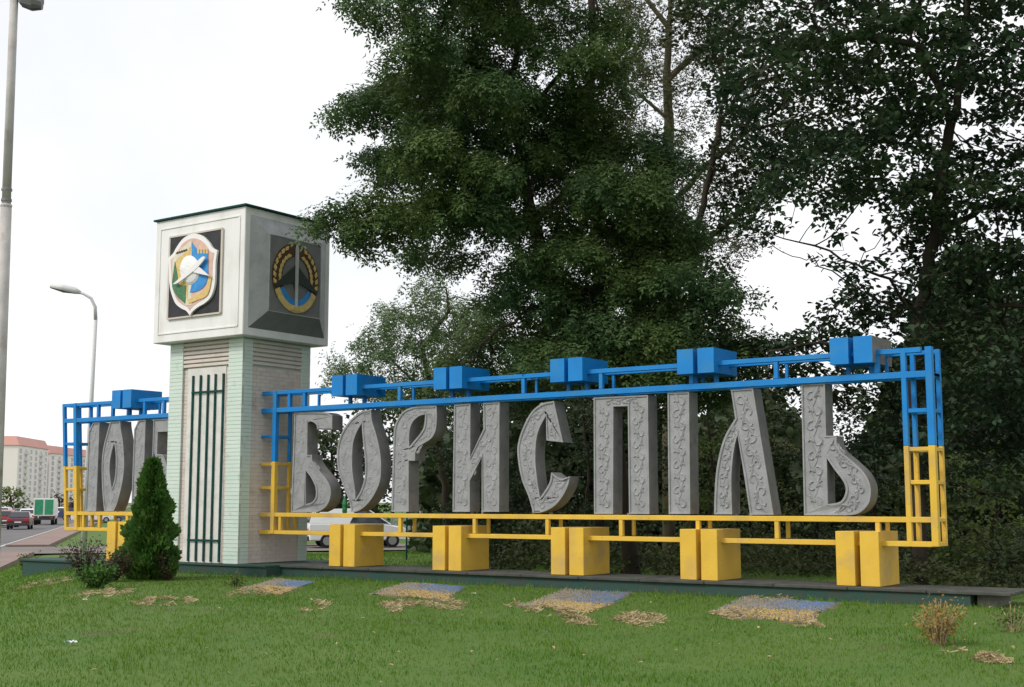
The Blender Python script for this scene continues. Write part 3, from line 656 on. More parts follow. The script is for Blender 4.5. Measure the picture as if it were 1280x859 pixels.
def pinnate_leaves(pos, length, pairs=3, droop=0.95, ll=0.30, lw=0.11):
    n = len(pos); d, s, u = frames(n, 0.75, droop); L = (length*RNG.uniform(.7, 1.2, n))[:, None]; out = []
    for k in range(pairs):
        f = 0.25+0.62*k/max(1, pairs-1) if pairs > 1 else .5
        b = pos+d*L*f-np.array([0, 0, 1])*L*0.25*f*f
        for sg in (1, -1):
            v = s*sg*0.9+d*0.35-u*0.15+RNG.normal(size=(n, 3))*0.12; v /= np.linalg.norm(v, axis=1, keepdims=True)
            q = d*0.9-v*0.3; tip = b+v*L*ll; m = b+v*L*ll*0.5
            out.append(np.stack([b, m+q*L*lw, tip, m-q*L*lw], 1))
    b = pos+d*L*0.9-np.array([0, 0, 1])*L*0.2; tip = b+d*L*ll-np.array([0, 0, 1])*L*0.06; m = (b+tip)/2
    out.append(np.stack([b, m+s*L*lw, tip, m-s*L*lw], 1))
    return np.stack(out, 1).reshape(-1, 4, 3), 4, None
def blob_points(blobs, depth, n, thick, shell=0.55, pad=0.0, per_pad=20):
    if pad:      # foliage in separate domed pads, air between them
        small = [b for b in blobs if b[2] <= 20]; blobs = [b for b in blobs if b[2] > 20]
        cen = blob_points(blobs, depth, max(10, n//per_pad), thick, 0.0); out = []
        for b in small: out.append(blob_points([b], depth, int(b[2]*7), 0.1, 0.0))
        for c in cen:
            pr = pad*RNG.uniform(.65, 1.25); r = np.sqrt(RNG.uniform(0, 1, per_pad))*pr; a = RNG.uniform(0, 6.283, per_pad); tilt = RNG.normal(0, .18, 2)
            x, y = r*np.cos(a)*1.15, r*np.sin(a)
            out.append(c+np.stack([x, y, -0.62*r*r/pr+RNG.normal(0, .05, per_pad)+x*tilt[0]+y*tilt[1]], 1))
        return np.concatenate(out)
    out = []; wts = np.array([b[2]**2 for b in blobs], float); wts /= wts.sum()
    for b, w in zip(blobs, wts):
        k = max(3, int(n*w)); R = b[2]*depth/FPX
        dd = b[3] if len(b) > 3 else None
        v = RNG.normal(size=(k, 3)); v /= np.linalg.norm(v, axis=1, keepdims=True); v *= (shell+(1-shell)*RNG.uniform(0, 1, k)**0.6)[:, None]*R
        off = np.full(k, dd, float) if dd is not None else RNG.choice([-1, 0, 1], k)*thick*RNG.uniform(0.6, 1.1, k)
        c = atD(b[0], b[1], depth)
        ax = np.array([-math.sin(YAW), math.cos(YAW), 0])
        out.append(c+v+ax*off[:, None])
    return np.concatenate(out)
def polyline(pts, depth, step=0.3):
    Q = [atD(p[0], p[1], depth+(p[2] if len(p) > 2 else 0)) for p in pts]; out = [Q[0]]
    for a, b in zip(Q[:-1], Q[1:]):
        k = max(1, int(np.linalg.norm(b-a)/step))
        for i in range(1, k+1): out.append(a+(b-a)*i/k+RNG.normal(size=3)*0.02)
    return out
def tree(name, label, cat, base_px, depth, trunk, limbs, blobs, natt, lm, kind='simple', lsize=0.09, per=8, base_r=0.2, bark=BARK, step=0.3, kill=0.42, thick=1.5, spread=0.16, group=None, twig=8, droop=0.02, minr=0.0, pairs=3, pad=0.0, per_pad=20, flat=0.6, **kw):
    g = atD(base_px, 700, depth); g[2] = hgt(g[0], g[1])-0.05
    t0 = [g]; tp = polyline(trunk, depth, step); a, b = g, tp[0]; k = max(1, int(np.linalg.norm(b-a)/step))
    nodes = [a+(b-a)*i/k for i in range(k)]+tp; par = list(range(-1, len(nodes)-1)); 
    for L in limbs:
        q = polyline(L, depth, step); near = int(np.argmin(((np.array(nodes)-q[0])**2).sum(1))); pr = near
        for p in q[1:]: nodes.append(p); par.append(pr); pr = len(nodes)-1
    att = blob_points(blobs, depth, natt, thick, pad=pad, per_pad=per_pad)
    P, pa = colonize(nodes, par, att, step, kill, droop=droop)
    root = empty(name, tuple(g), label=label, cat=cat, group=group)
    P = P-g
    mb, r, size = limb_mesh(P, pa, base_r, minr=minr)
    mb.build('trunk', bark, root, smooth=True, fix=False)
    tw_ = np.where(size <= twig)[0]; tw_ = tw_[tw_ >= len(nodes)]
    pos = np.repeat(P[tw_], per, axis=0); pos = pos+RNG.normal(size=pos.shape)*spread*np.array([1, 1, flat])
    if kind == 'simple': v, n_, tr = simple_leaves(pos, lsize, **kw)
    else: v, n_, tr = pinnate_leaves(pos, lsize, pairs, **kw)
    o = raw_mesh('crown', v, n_, lm, root, tr); tag(o, kind='stuff')
    return root
# the big acacia behind the sign
tree('acacia_tree', 'large dark acacia spreading over the tower corner and the letters', 'tree', 792, 25.0,
     [(770,560),(745,470),(719,410),(693,369),(668,287),(652,205),(640,110),(650,20),(640,-70)],
     [[(668,290),(600,262,-.4),(530,256,-.6),(460,262,-.8),(415,283,-1.0)], [(652,205),(600,170,.3),(540,130,.5)], [(665,280),(730,220,.5),(790,200,.8)], [(700,380),(770,350,-.5),(840,350,-.6)], [(650,150),(700,90),(740,40,.5)], [(642,110),(560,60,-.5),(510,30,-.8)], [(693,369),(640,400,-.6),(600,430,-.8)], [(735,440),(800,430,.4),(860,440,.5)]],
     [(400,292,15,-1.0),(418,284,18,-1.0),(440,272,19,-.9),(458,262,20,-.9),(490,255,34,-.8),(500,245,45,-.7),(545,250,50),(505,160,42,.4),(485,105,42,-.3),(490,45,42),(530,185,48),(535,80,60),(580,30,65),(570,140,60),(620,90,70),(640,20,75),(690,70,70),(650,170,75),(600,215,60),(620,255,50),(700,150,75),(740,90,55),(750,200,70),(700,240,75),(690,310,60),(770,280,65),(820,240,45),(750,350,70),(810,330,65),(850,380,55),(690,400,55,.5),(770,420,65),(640,400,45,.9),(620,445,46,1.2),(830,440,55),(880,430,40),(640,-60,90),(560,-50,70),(720,-50,80),(665,345,36),(835,300,45,-.8),(840,370,55,-1.0),(875,400,45,-.9),(800,390,55,-1.2),(880,450,40,-.5),(780,240,50,-1.0),(820,180,36,-.6),(720,440,50,-1.0)],
     6100, L_ROB, 'pinnate', 0.30, 19, 0.16, step=0.22, kill=0.25, thick=1.5, spread=0.12, droop=0.0, pairs=3, ll=0.31, lw=0.078, pad=0.76, per_pad=34)
tree('tall_acacia_tree', 'tall thin-leaved tree with straight pale trunk behind the large acacia', 'tree', 836, 33.0,
     [(836,520),(838,420),(834,300),(838,200),(834,100),(838,0),(834,-90)],
     [[(836,260),(880,210),(930,170)], [(836,150),(790,110),(760,70)], [(836,100),(890,50),(930,20)], [(836,330),(900,300),(940,290)], [(836,30),(800,-10),(770,-50)]],
     [(790,40,50),(850,50,50),(905,20,55),(800,130,40),(875,130,45),(830,215,42),(890,240,40),(945,110,45),(950,190,40),(780,-50,60),(870,-50,60),(905,300,30),(860,320,40),(800,300,40),(930,40,45)],
     2100, L_OLV, 'pinnate', 0.28, 10, 0.17, BARKL, step=0.32, kill=0.42, thick=1.5, spread=0.22, pairs=3, ll=.27, lw=.08, pad=.6, per_pad=14)
tree('bare_trunked_acacia', 'dark trunk rising behind the acacia crown with thin olive foliage', 'tree', 748, 30.0,
     [(752,480),(750,380),(742,260),(738,150),(742,60),(736,-60)], [[(742,120),(780,90),(800,60)], [(740,80),(700,30)], [(748,300),(800,250),(830,210)]],
     [(740,0,50),(785,70,42),(720,-60,60),(770,150,40),(800,210,36),(790,-30,50),(770,10,40)], 700, L_OLV, 'pinnate', 0.25, 8, 0.13, step=0.30, kill=0.42, thick=1.0, spread=0.2, ll=.27, lw=.08)
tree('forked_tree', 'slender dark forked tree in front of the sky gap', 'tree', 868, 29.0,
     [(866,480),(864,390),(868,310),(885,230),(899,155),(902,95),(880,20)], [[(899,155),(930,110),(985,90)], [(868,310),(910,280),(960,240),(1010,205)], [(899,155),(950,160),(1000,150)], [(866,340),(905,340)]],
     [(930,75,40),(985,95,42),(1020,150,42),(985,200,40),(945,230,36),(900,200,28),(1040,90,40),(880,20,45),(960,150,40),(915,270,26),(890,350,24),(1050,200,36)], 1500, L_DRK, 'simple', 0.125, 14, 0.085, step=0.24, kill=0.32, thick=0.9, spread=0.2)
tree('linden_tree', 'dark broad-leaved linden overhanging the right end of the sign', 'tree', 1150, 22.0,
     [(1148,640),(1140,520),(1150,400),(1165,300),(1180,200),(1200,100),(1210,0),(1215,-100)],
     [[(1190,150),(1150,60,-.3),(1080,45,-.6),(1000,62,-.9),(920,105,-1.1)], [(1150,400),(1110,350,-.5),(1070,330,-.9),(1020,308,-1.1),(958,292,-1.2)], [(1150,390),(1090,375,-.4),(1040,338,-.8),(1008,328,-.9)], [(1145,470),(1080,430,.3),(1010,430,.4),(960,440,.5)], [(1165,300),(1230,260,.3),(1290,240,.5)], [(1150,420),(1220,390,-.4),(1280,380,-.6)], [(1180,200),(1130,180,.4),(1080,170,.6)], [(1200,100),(1260,60),(1310,40)]],
     [(1130,40,60),(1215,30,70),(1060,50,40),(1000,60,34),(940,85,28),(900,110,18),(1180,110,55),(1270,110,70),(1120,130,48),(1175,330,40,-1.3),(1185,240,40,-1.3),(1170,430,40,-1.0),(1000,175,36),(1050,215,26),(965,225,26),(1090,120,40),(1085,190,42),(1160,210,50),(1240,200,60),(1300,230,60),(1075,368,26,.6),(1045,398,26,1.0),(975,408,26,1.5),(935,412,26,1.5),(1010,398,28,1.2),(1190,290,55),(1270,310,65),(1120,355,38,1.2),(1070,395,36,1.2),(1020,420,34,1.2),(975,435,28,1.2),(1180,380,60),(1250,420,70),(1120,440,50,1.2),(1060,455,42,1.2),(1000,460,32,1.2),(1190,480,60),(1270,520,65),(1130,510,36,1.2),(1345,80,75),(1350,330,75),(1340,460,60),(1330,200,60),(1215,-50,80),(1120,-50,70),(1020,-30,60),(930,0,40),
      (960,293,8,-1.2),(985,298,9,-1.2),(1010,304,9,-1.1),(1035,312,10,-1.0),(1062,325,14,-.9),(1085,340,18,-.8),(1008,330,7,-.9),(1030,336,9,-.8),(1055,350,10,-.6),(1040,383,10,1.2)],
     7000, L_LIN, 'simple', 0.115, 18, 0.13, step=0.22, kill=0.27, thick=1.4, spread=0.13, pad=0.5, per_pad=18, up=0.8, droop=0.5, w=0.42)
tree('ash_tree', 'light green ash crown just right of the tower', 'tree', 560, 35.0,
     [(556,620),(548,540),(535,470),(525,420)], [[(540,500),(490,450),(450,430)], [(528,440),(560,390),(560,360)], [(545,520),(470,490),(420,470)]],
     [(505,385,36),(540,360,30),(470,420,30),(535,420,40),(450,455,28),(490,465,40),(545,470,45),(418,470,17),(408,445,10),(570,400,40),(580,450,40),(600,380,30)], 2000, L_ASH, 'pinnate', 0.28, 11, 0.09, step=0.28, kill=0.34, thick=1.2, spread=0.16, pairs=3, ll=.3, lw=.085, pad=.55, per_pad=16)
# understorey behind the sign, each tree its own
UND = [(590, 31, 'first dark shrubby tree behind the letter И and its pillars', [(560,560,34),(585,500,40),(600,620,40),(560,640,22),(610,670,30),(575,690,16)], L_DRK),
       (655, 30, 'dark shrubby tree behind the open curved fifth letter', [(640,500,42),(665,570,45),(640,640,42),(680,670,36),(650,700,25)], L_DRK),
       (730, 33, 'dark shrubby tree behind the gap before the letter П', [(715,490,45),(740,560,45),(720,640,45),(750,680,40)], L_DRK),
       (805, 30, 'dark shrubby tree behind the square gate-shaped letter', [(790,500,45),(815,570,45),(800,650,45),(830,690,30),(780,700,25)], L_DRK),
       (885, 31, 'brownish green shrubby tree behind the letter І', [(870,480,40),(890,550,42),(880,620,42),(900,680,36),(865,700,22)], L_BSH),
       (945, 33, 'olive lit bush behind the letter Л and the sky gap', [(920,420,32),(900,460,34),(960,470,38),(940,540,42),(960,620,42),(940,690,34)], L_OLV),
       (1020, 29, 'dark shrubby tree behind the soft sign stem', [(1000,500,40),(1030,570,42),(1010,640,40),(1040,690,34),(990,700,24)], L_DRK),
       (1090, 28, 'dark shrubby tree behind the soft sign bowl', [(1080,520,40),(1100,600,42),(1080,670,40),(1120,690,30)], L_DRK),
       (1165, 27, 'light green bush beyond the right end post', [(1150,600,34),(1190,640,40),(1160,690,38),(1205,580,26)], L_BSH),
       (1240, 25, 'bright green bush at the right edge of the photo', [(1225,585,30),(1265,640,40),(1225,690,36),(1290,560,34)], L_BRT),
       (1290, 22, 'low dark bush cut by the right edge near the plinth end', [(1290,690,34),(1270,715,26)], L_DRK)]
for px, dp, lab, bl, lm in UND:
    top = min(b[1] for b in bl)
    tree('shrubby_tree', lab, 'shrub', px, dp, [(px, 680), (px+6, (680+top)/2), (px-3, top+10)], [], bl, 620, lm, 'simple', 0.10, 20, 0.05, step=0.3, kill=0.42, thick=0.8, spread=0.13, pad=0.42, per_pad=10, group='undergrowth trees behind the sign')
# trees beyond the side street
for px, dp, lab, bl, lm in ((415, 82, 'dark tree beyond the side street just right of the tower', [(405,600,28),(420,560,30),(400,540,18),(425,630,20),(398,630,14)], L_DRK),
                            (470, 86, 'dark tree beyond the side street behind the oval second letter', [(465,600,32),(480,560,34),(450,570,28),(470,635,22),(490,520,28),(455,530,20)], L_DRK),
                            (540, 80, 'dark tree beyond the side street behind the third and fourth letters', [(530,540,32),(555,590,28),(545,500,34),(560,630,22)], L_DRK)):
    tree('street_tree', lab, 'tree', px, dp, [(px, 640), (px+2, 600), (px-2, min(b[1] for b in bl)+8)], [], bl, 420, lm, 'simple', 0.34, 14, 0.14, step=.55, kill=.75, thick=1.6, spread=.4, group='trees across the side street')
# undergrowth on the ground under the trees
ux = RNG.uniform(545, 1420, 26000); ud = RNG.uniform(25, 37, 26000); ud = np.where(ux > 1080, ud-4, ud)
ax_ = np.array([-math.sin(YAW), math.cos(YAW)]); uxy = CAM[:2][None]+ud[:, None]*ax_[None]+(ud*(ux-640)/FPX)[:, None]*RT[:2][None]
hmax = 0.5+0.55*np.sin(uxy[:, 0]*1.1)*np.sin(uxy[:, 1]*.9+1)+.35*np.sin(uxy[:, 0]*2.3+uxy[:, 1]*1.7); hmax = np.clip(hmax, .12, 1.3)
pts = np.concatenate([uxy, (hgt(uxy[:, 0], uxy[:, 1])+hmax*RNG.uniform(0, 1, 26000))[:, None]], 1)
v, n_, tr = simple_leaves(pts, 0.10, up=0.5, droop=0.2)
tag(raw_mesh('undergrowth', v, n_, leafmat('undergrowth_leaf', (0.04, 0.065, 0.026), (0.085, 0.105, 0.035), (0.10, 0.10, 0.04)), None, tr), 'low dark undergrowth covering the ground under the trees', 'undergrowth', kind='stuff')
# far wood, one mass
fx_ = RNG.uniform(520, 1420, 52000); fd = RNG.uniform(38, 60, 52000)
top = 480-60*np.sin(fx_/90.0)-50*np.sin(fx_/37.0+1)-80*sm(fx_, 1050, 1200)+40*sm(-fx_, -640, -540)
fy = top+(730-top)*RNG.uniform(0, 1, 52000)**0.9
pts = CAM+(FW[None]+RT[None]*((fx_-640)/FPX)[:, None]+UP[None]*((429.5-fy)/FPX)[:, None])*fd[:, None]
pts = pts[pts[:, 2] > -1.0]
v, n_, tr = simple_leaves(pts, 0.42, up=0.3, droop=0.3)
tag(raw_mesh('far_wood', v, n_, L_DRK, None, tr), 'dark wood reading as one mass far behind the letters', 'wood', kind='stuff')

# ------------------------------------------------------------------ planting in front of the tower
def ground_at(px, py, z=-0.25):
    for _ in range(6): P = atZ(px, py, z); z = float(hgt(P[0], P[1]))
    return P
g = ground_at(187, 724); th = empty('thuja', tuple(g), label='dense green cone-shaped thuja in front of the tower', cat='thuja')
MB().tube([(0, 0, -.05), (0.02, 0, 1.2), (0, 0.01, 2.3)], [0.05, 0.03, 0.01], 6).build('trunk', BARK, th)
n = 15000; hh = RNG.uniform(0, 1, n)**1.25; ang = RNG.uniform(0, 2*math.pi, n)
prof = 0.46*(1-hh)**0.80*(0.45+0.55*np.minimum(1, (hh+.06)/.18))+0.03
lump = 1+0.20*np.sin(ang*3+hh*9)+0.17*np.sin(ang*5-hh*17+2)+0.13*np.sin(hh*31+ang*2)
rr = prof*lump*RNG.uniform(.72, 1.04, n)
pos = np.stack([np.cos(ang)*rr, np.sin(ang)*rr, hh*2.12+0.02], 1)
d = np.stack([np.cos(ang)*.6, np.sin(ang)*.6, np.full(n, .8)], 1)+RNG.normal(size=(n, 3))*.35; d /= np.linalg.norm(d, axis=1, keepdims=True)
u = np.stack([-np.sin(ang), np.cos(ang), np.zeros(n)], 1)+RNG.normal(size=(n, 3))*.5; s_ = np.cross(d, u); s_ /= np.linalg.norm(s_, axis=1, keepdims=True)
L = RNG.uniform(.06, .15, n)[:, None]
v = np.stack([pos, pos+d*L*.6+s_*L*.28, pos+d*L, pos+d*L*.6-s_*L*.28], 1)
tag(raw_mesh('foliage', v, 4, L_THU, th), kind='stuff')
def shrub(name, label, cat, px, py, h, w, lm, n=900, ls=0.045, stems=14, seed=0, bark=BARK, droop=0.1):
    g = ground_at(px, py); root = empty(name, tuple(g), label=label, cat=cat)
    mb = MB(); pos = []
    for k in range(stems):
        a = RNG.uniform(0, 2*math.pi); rr = w*RNG.uniform(.2, 1); H_ = h*RNG.uniform(.55, 1.05); p0 = np.array([math.cos(a)*.04, math.sin(a)*.04, -0.03]); p3 = np.array([math.cos(a)*rr, math.sin(a)*rr, H_])
        mid = p0*.5+p3*.5+np.array([0, 0, H_*.15])-np.array([math.cos(a), math.sin(a), 0])*rr*.15; pts = []
        for t in np.linspace(0, 1, 6): pts.append((1-t)**2*p0+2*t*(1-t)*mid+t*t*p3)
        mb.tube(pts, np.linspace(.009, .003, 6), 4, cap=False)
        for q in range(n//stems): t = RNG.uniform(.25, 1.02); pos.append((1-t)**2*p0+2*t*(1-t)*mid+t*t*p3+RNG.normal(size=3)*.055)
    mb.build('stems', bark, root, fix=False)
    v, n_, tr = simple_leaves(np.array(pos), ls, up=.5, droop=droop); tag(raw_mesh('foliage', v, n_, lm, root, tr), kind='stuff'); return root
shrub('barberry_bush', 'twiggy dark red barberry left of the thuja by the plinth', 'bush', 104, 724, 0.74, 0.45, L_RED, 700, 0.045, 30)
shrub('barberry_bush', 'low mixed red and green bush between barberry and thuja', 'bush', 142, 727, 0.50, 0.42, L_RED, 800, 0.05, 24)
shrub('barberry_bush', 'brownish red bush at the foot of the thuja near the grille', 'bush', 207, 726, 0.50, 0.26, L_RED, 600, 0.045, 22)
shrub('low_bush', 'small green bush under the barberry on the lawn edge', 'bush', 118, 735, 0.35, 0.40, L_THU, 1200, 0.05, 16)
shrub('low_bush', 'small round green bush beside the left end of the plinth', 'bush', 35, 713, 0.36, 0.30, L_BSH, 800, 0.05, 12)
DRY = leafmat('dry_leaf', (0.34, 0.19, 0.05), (0.24, 0.18, 0.05), (0.42, 0.30, 0.10)); STRAW = leafmat('straw', (0.47, 0.37, 0.21), (0.36, 0.28, 0.15), (0.56, 0.46, 0.29), 0.15)
shrub('dry_weed', 'withered orange brown weed on the lawn at lower right', 'weed', 1174, 806, 0.42, 0.26, DRY, 700, 0.034, 34, bark=STRAW)
shrub('low_bush', 'scrubby dark weed clump in the lower right corner', 'weed', 1266, 790, 0.30, 0.25, L_BSH, 300, 0.035, 14, bark=STRAW)
shrub('low_bush', 'single leafy weed on the lawn in front of the grille', 'weed', 293, 734, 0.22, 0.10, L_BSH, 120, 0.05, 6)
shrub('dry_weed', 'small brown sprout against the plinth below the fourth pillars', 'weed', 951, 742, 0.20, 0.05, DRY, 60, 0.04, 5)

# ------------------------------------------------------------------ painted gravel beds
GRB = mat('blue_gravel', (0.06, 0.17, 0.42), 0.9, (0.12, 0.21, 0.36), 2.5, island=((0.14, 0.18, 0.26), 0.3, 1.6))
GRY = mat('yellow_gravel', (0.58, 0.38, 0.07), 0.9, (0.46, 0.32, 0.12), 2.5, island=((0.30, 0.25, 0.17), 0.3, 1.8))
GRG = mat('grey_gravel', (0.27, 0.245, 0.21), 0.9, (0.34, 0.28, 0.19), 6, island=((0.20, 0.19, 0.17), 0.2, 1.2))
SOIL = mat('bed_soil', (0.20, 0.16, 0.10), 0.95, (0.13, 0.105, 0.07), 7, 0.6, 30)
BEDS = [((298, 736), (352, 746), (396, 728), (345, 723), 'smallest painted gravel bed, in front of the tower side'),
        ((456, 745), (560, 753), (584, 735), (508, 729), 'painted gravel bed in front of the first pair of pillars'),
        ((640, 760), (740, 770), (794, 741), (706, 735), 'painted gravel bed in front of the third pair of pillars'),
        ((882, 768), (1012, 781), (1056, 756), (925, 747), 'largest painted gravel bed, at right near the last pillars')]
bed_polys = []
for A, B_, C_, D_, lab in BEDS:
    q = [ground_at(*p) for p in (A, B_, C_, D_)]; c = sum(q)/4; root = empty('gravel_bed', tuple(c), label=lab+', blue, yellow and grey', cat='gravel bed', group='flag coloured gravel beds along the plinth')
    bed_polys.append(np.array([p[:2] for p in q]))
    def bil(u, v): return (q[0]*(1-u)+q[1]*u)*(1-v)+(q[3]*(1-u)+q[2]*u)*v
    mb = MB(); N_ = 14; gr = {}
    for i in range(N_+1):
        for j in range(N_+1):
            u, v = i/N_, j/N_; e = min(u, 1-u, v, 1-v); uu = u+(0.06*math.sin(v*11+c[0])+RNG.normal()*.03 if e < .01 else 0); vv = v+(0.09*math.sin(u*13+c[0])+RNG.normal()*.05 if e < .01 else 0)
            P = bil(uu, vv); P[2] = hgt(P[0], P[1])+(0.02 if e > .01 else -0.015); gr[i, j] = P-c
    for i in range(N_):
        for j in range(N_): mb.face([gr[i, j], gr[i+1, j], gr[i+1, j+1], gr[i, j+1]])
    mb.build('soil', SOIL, root, fix=False)
    col_pts = {'blue_gravel': [], 'yellow_gravel': [], 'grey_gravel': []}
    for k in range(5200):
        u, v = RNG.uniform(.02, .98, 2); s1 = u*0.9+v*0.75-0.25*math.sin(u*6)*.3+RNG.normal()*.10
        key = 'blue_gravel' if (v > .48+RNG.normal()*.10 and u > .40+RNG.normal()*.16 and RNG.uniform() < .55+.45*u) else ('yellow_gravel' if v < .42 and u > .25+RNG.normal()*.15 and RNG.uniform() < .85 else 'grey_gravel')
        if min(u, 1-u, v, 1-v) < .12*RNG.uniform() or RNG.uniform() < .25*(1+math.sin(u*17+c[0])*math.sin(v*13)): continue
        P = bil(u, v); P[2] = hgt(P[0], P[1])+0.022; col_pts[key].append(P-c)
    for key, L in col_pts.items():
        L = np.array(L); r = RNG.uniform(.006, .014, len(L))[:, None]
        tip = L+np.concatenate([RNG.normal(size=(len(L), 2))*.005, r*0.9], 1); a = RNG.uniform(0, 6.28, len(L))
        cs = [L+np.stack([np.cos(a+k*1.571)*r[:, 0], np.sin(a+k*1.571)*r[:, 0], np.full(len(L), -.004)], 1) for k in range(4)]
        tag(raw_mesh(key, np.stack([tip]+cs, 1), 5, MATS[key], root, [(0, 1, 2), (0, 2, 3), (0, 3, 4), (0, 4, 1)]), kind='stuff')

# ------------------------------------------------------------------ grass
def inside(poly, x, y):
    r = np.zeros(len(x), bool); k = len(poly)
    for i in range(k):
        x1_, y1_ = poly[i]; x2_, y2_ = poly[(i+1) % k]
        c = ((y1_ > y) != (y2_ > y)) & (x < (x2_-x1_)*(y-y1_)/(y2_-y1_+1e-12)+x1_); r ^= c
    return r
def scatter(n, d0, d1, p, a0=-27, a1=27):
    u = RNG.uniform(0, 1, n); dep = (d0**p+(d1**p-d0**p)*u)**(1/p); a = np.tan(np.radians(RNG.uniform(a0, a1, n)))
    ax = np.array([-math.sin(YAW), math.cos(YAW)]); rt = RT[:2]
    xy = CAM[:2][None]+dep[:, None]*ax[None]+(dep*a)[:, None]*rt[None]
    x, y = xy[:, 0], xy[:, 1]; s, t = st(x, y)
    ok = (t > 2.35) & ~((x > -12.7) & (x < 8.4) & (y > -0.32) & (y < 1.1)) & ~((x > TX-TW-.25) & (x < TX+.9) & (y > TY-.1) & (y < 1.6)) & ~((x > -12.7) & (x < TX-TW) & (y > -.8) & (y < 1))
    ok &= ~((s > -11.3) & (s < -1.7))
    for b in bed_polys: ok &= ~(inside(b, x, y) & (RNG.uniform(0, 1, n) < .62+.3*np.sin(x*5)*np.sin(y*4)))
    return x[ok], y[ok], dep[ok]
GRASS = mat('grass_blade', (0.074, 0.185, 0.014), 0.7, (0.118, 0.220, 0.024), 0.5, spec=0.06, island=((0.19, 0.25, 0.07), 0.35, 1.5), translucent=0.3, grime=((0.22, 0.21, 0.085), 0.8, 0.64, 0.85))
def blades(name, x, y, h, w, m, lean=0.5, z=None):
    n = len(x); z0 = hgt(x, y)-0.008 if z is None else z; a = RNG.uniform(0, 2*math.pi, n); b = RNG.uniform(0, 2*math.pi, n); le = h*np.abs(RNG.normal(0, lean, n))
    p = np.stack([x, y, z0], 1); s = np.stack([np.cos(a), np.sin(a), np.zeros(n)], 1)*w[:, None]; dv = np.stack([np.cos(b), np.sin(b), np.zeros(n)], 1)
    mid = p+dv*(le*.35)[:, None]+np.array([0, 0, 1])*(h*.6)[:, None]; tip = p+dv*le[:, None]+np.array([0, 0, 1])*h[:, None]
    return raw_mesh(name, np.stack([p-s, p+s, mid+s*.7, mid-s*.7, tip], 1), 5, m, None, [(0, 1, 2, 3), (3, 2, 4)])
x, y, dp = scatter(225000, 8.3, 46, 0.72)
pn = 0.6+0.4*np.sin(x*1.7+np.sin(y*1.3)*2)*np.sin(y*1.5+x*.4)
tuft = np.clip(np.sin(x*3.1+np.sin(y*2.3)*1.7)*np.sin(y*3.7+np.sin(x*1.9)*2.1)-.55, 0, 1)*1.6
h = RNG.uniform(.022, .050, len(x))*(0.75+0.3*pn+.8*tuft)*(1+0.012*(dp-8)); w = RNG.uniform(.0022, .0042, len(x))*(1+0.07*(dp-8))
# uncut fringe along the plinth
near = (y > -1.6) & (y < -0.2) & (x > -12.8) & (x < 9); h[near] *= 1+1.3*RNG.uniform(0, 1, near.sum())*np.clip((y[near]+1.6)/1.1, 0, 1)
tag(blades('lawn_grass', x, y, h, w, GRASS), 'short green mown lawn grass in front of the sign', 'grass', kind='stuff')
# dry mown clippings
CL = [(130,743,26,7),(205,752,36,6),(320,741,34,5),(395,758,16,6),(505,757,34,7),(560,757,26,5),(800,776,34,8),(725,777,18,6),(690,765,34,6),(640,756,12,4),(920,770,34,5),(960,748,26,5),(1010,783,18,4),(55,730,30,4),(1185,812,14,5),(1240,826,18,5)]
xs, ys, zs = [], [], []
for px, py, rx, ry in CL:
    k = int(rx*ry*4.6)
    for q in range(k):
        r = math.sqrt(RNG.uniform()); a = RNG.uniform(0, 6.28); P = ground_at(px, py) if q == 0 else P0
        if q == 0: P0 = P; dep = (P0-CAM)@FW
        m = dep/FPX; lat = r*math.cos(a)*rx*m; dd = r*math.sin(a)*ry*m*dep/1.45
        
        if math.sin(lat*9+px)+math.sin(dd*4+px*.3)+math.sin(lat*23+dd*5) < -.35: continue
        X = P0[0]+RT[0]*lat-math.sin(YAW)*dd; Yy = P0[1]+RT[1]*lat+math.cos(YAW)*dd; xs.append(X); ys.append(Yy); zs.append(hgt(X, Yy)+RNG.uniform(.02, .10)*(1-r*.75)*(.6+.4*math.sin(lat*19+dd*7)))
xs, ys, zs = map(np.array, (xs, ys, zs)); n = len(xs)
a = RNG.uniform(0, 6.28, n); L = RNG.uniform(.02, .07, n); d = np.stack([np.cos(a)*L, np.sin(a)*L, RNG.normal(0, .3, n)*L], 1); p = np.stack([xs, ys, zs], 1)
s = np.stack([-np.sin(a), np.cos(a), RNG.normal(0, .6, n)], 1)*RNG.uniform(.0015, .0032, n)[:, None]
tag(raw_mesh('dry_grass_clippings', np.stack([p-d-s, p-d+s, p+d+s+[0, 0, .008], p+d-s], 1), 4, STRAW), 'tan dry mown grass clippings lying on the lawn', 'dry grass', kind='stuff')
# fallen leaves, a few single ones
x, y, dp = scatter(110, 9, 22, 1.0, -20, 26)
pts = np.stack([x, y, hgt(x, y)+.035], 1); v, n_, tr = simple_leaves(pts, 0.045, up=.95, droop=0.0)
tag(raw_mesh('fallen_leaves', v, n_, STRAW, None, tr), 'small yellowed leaves scattered over the lawn', 'leaves', kind='stuff')
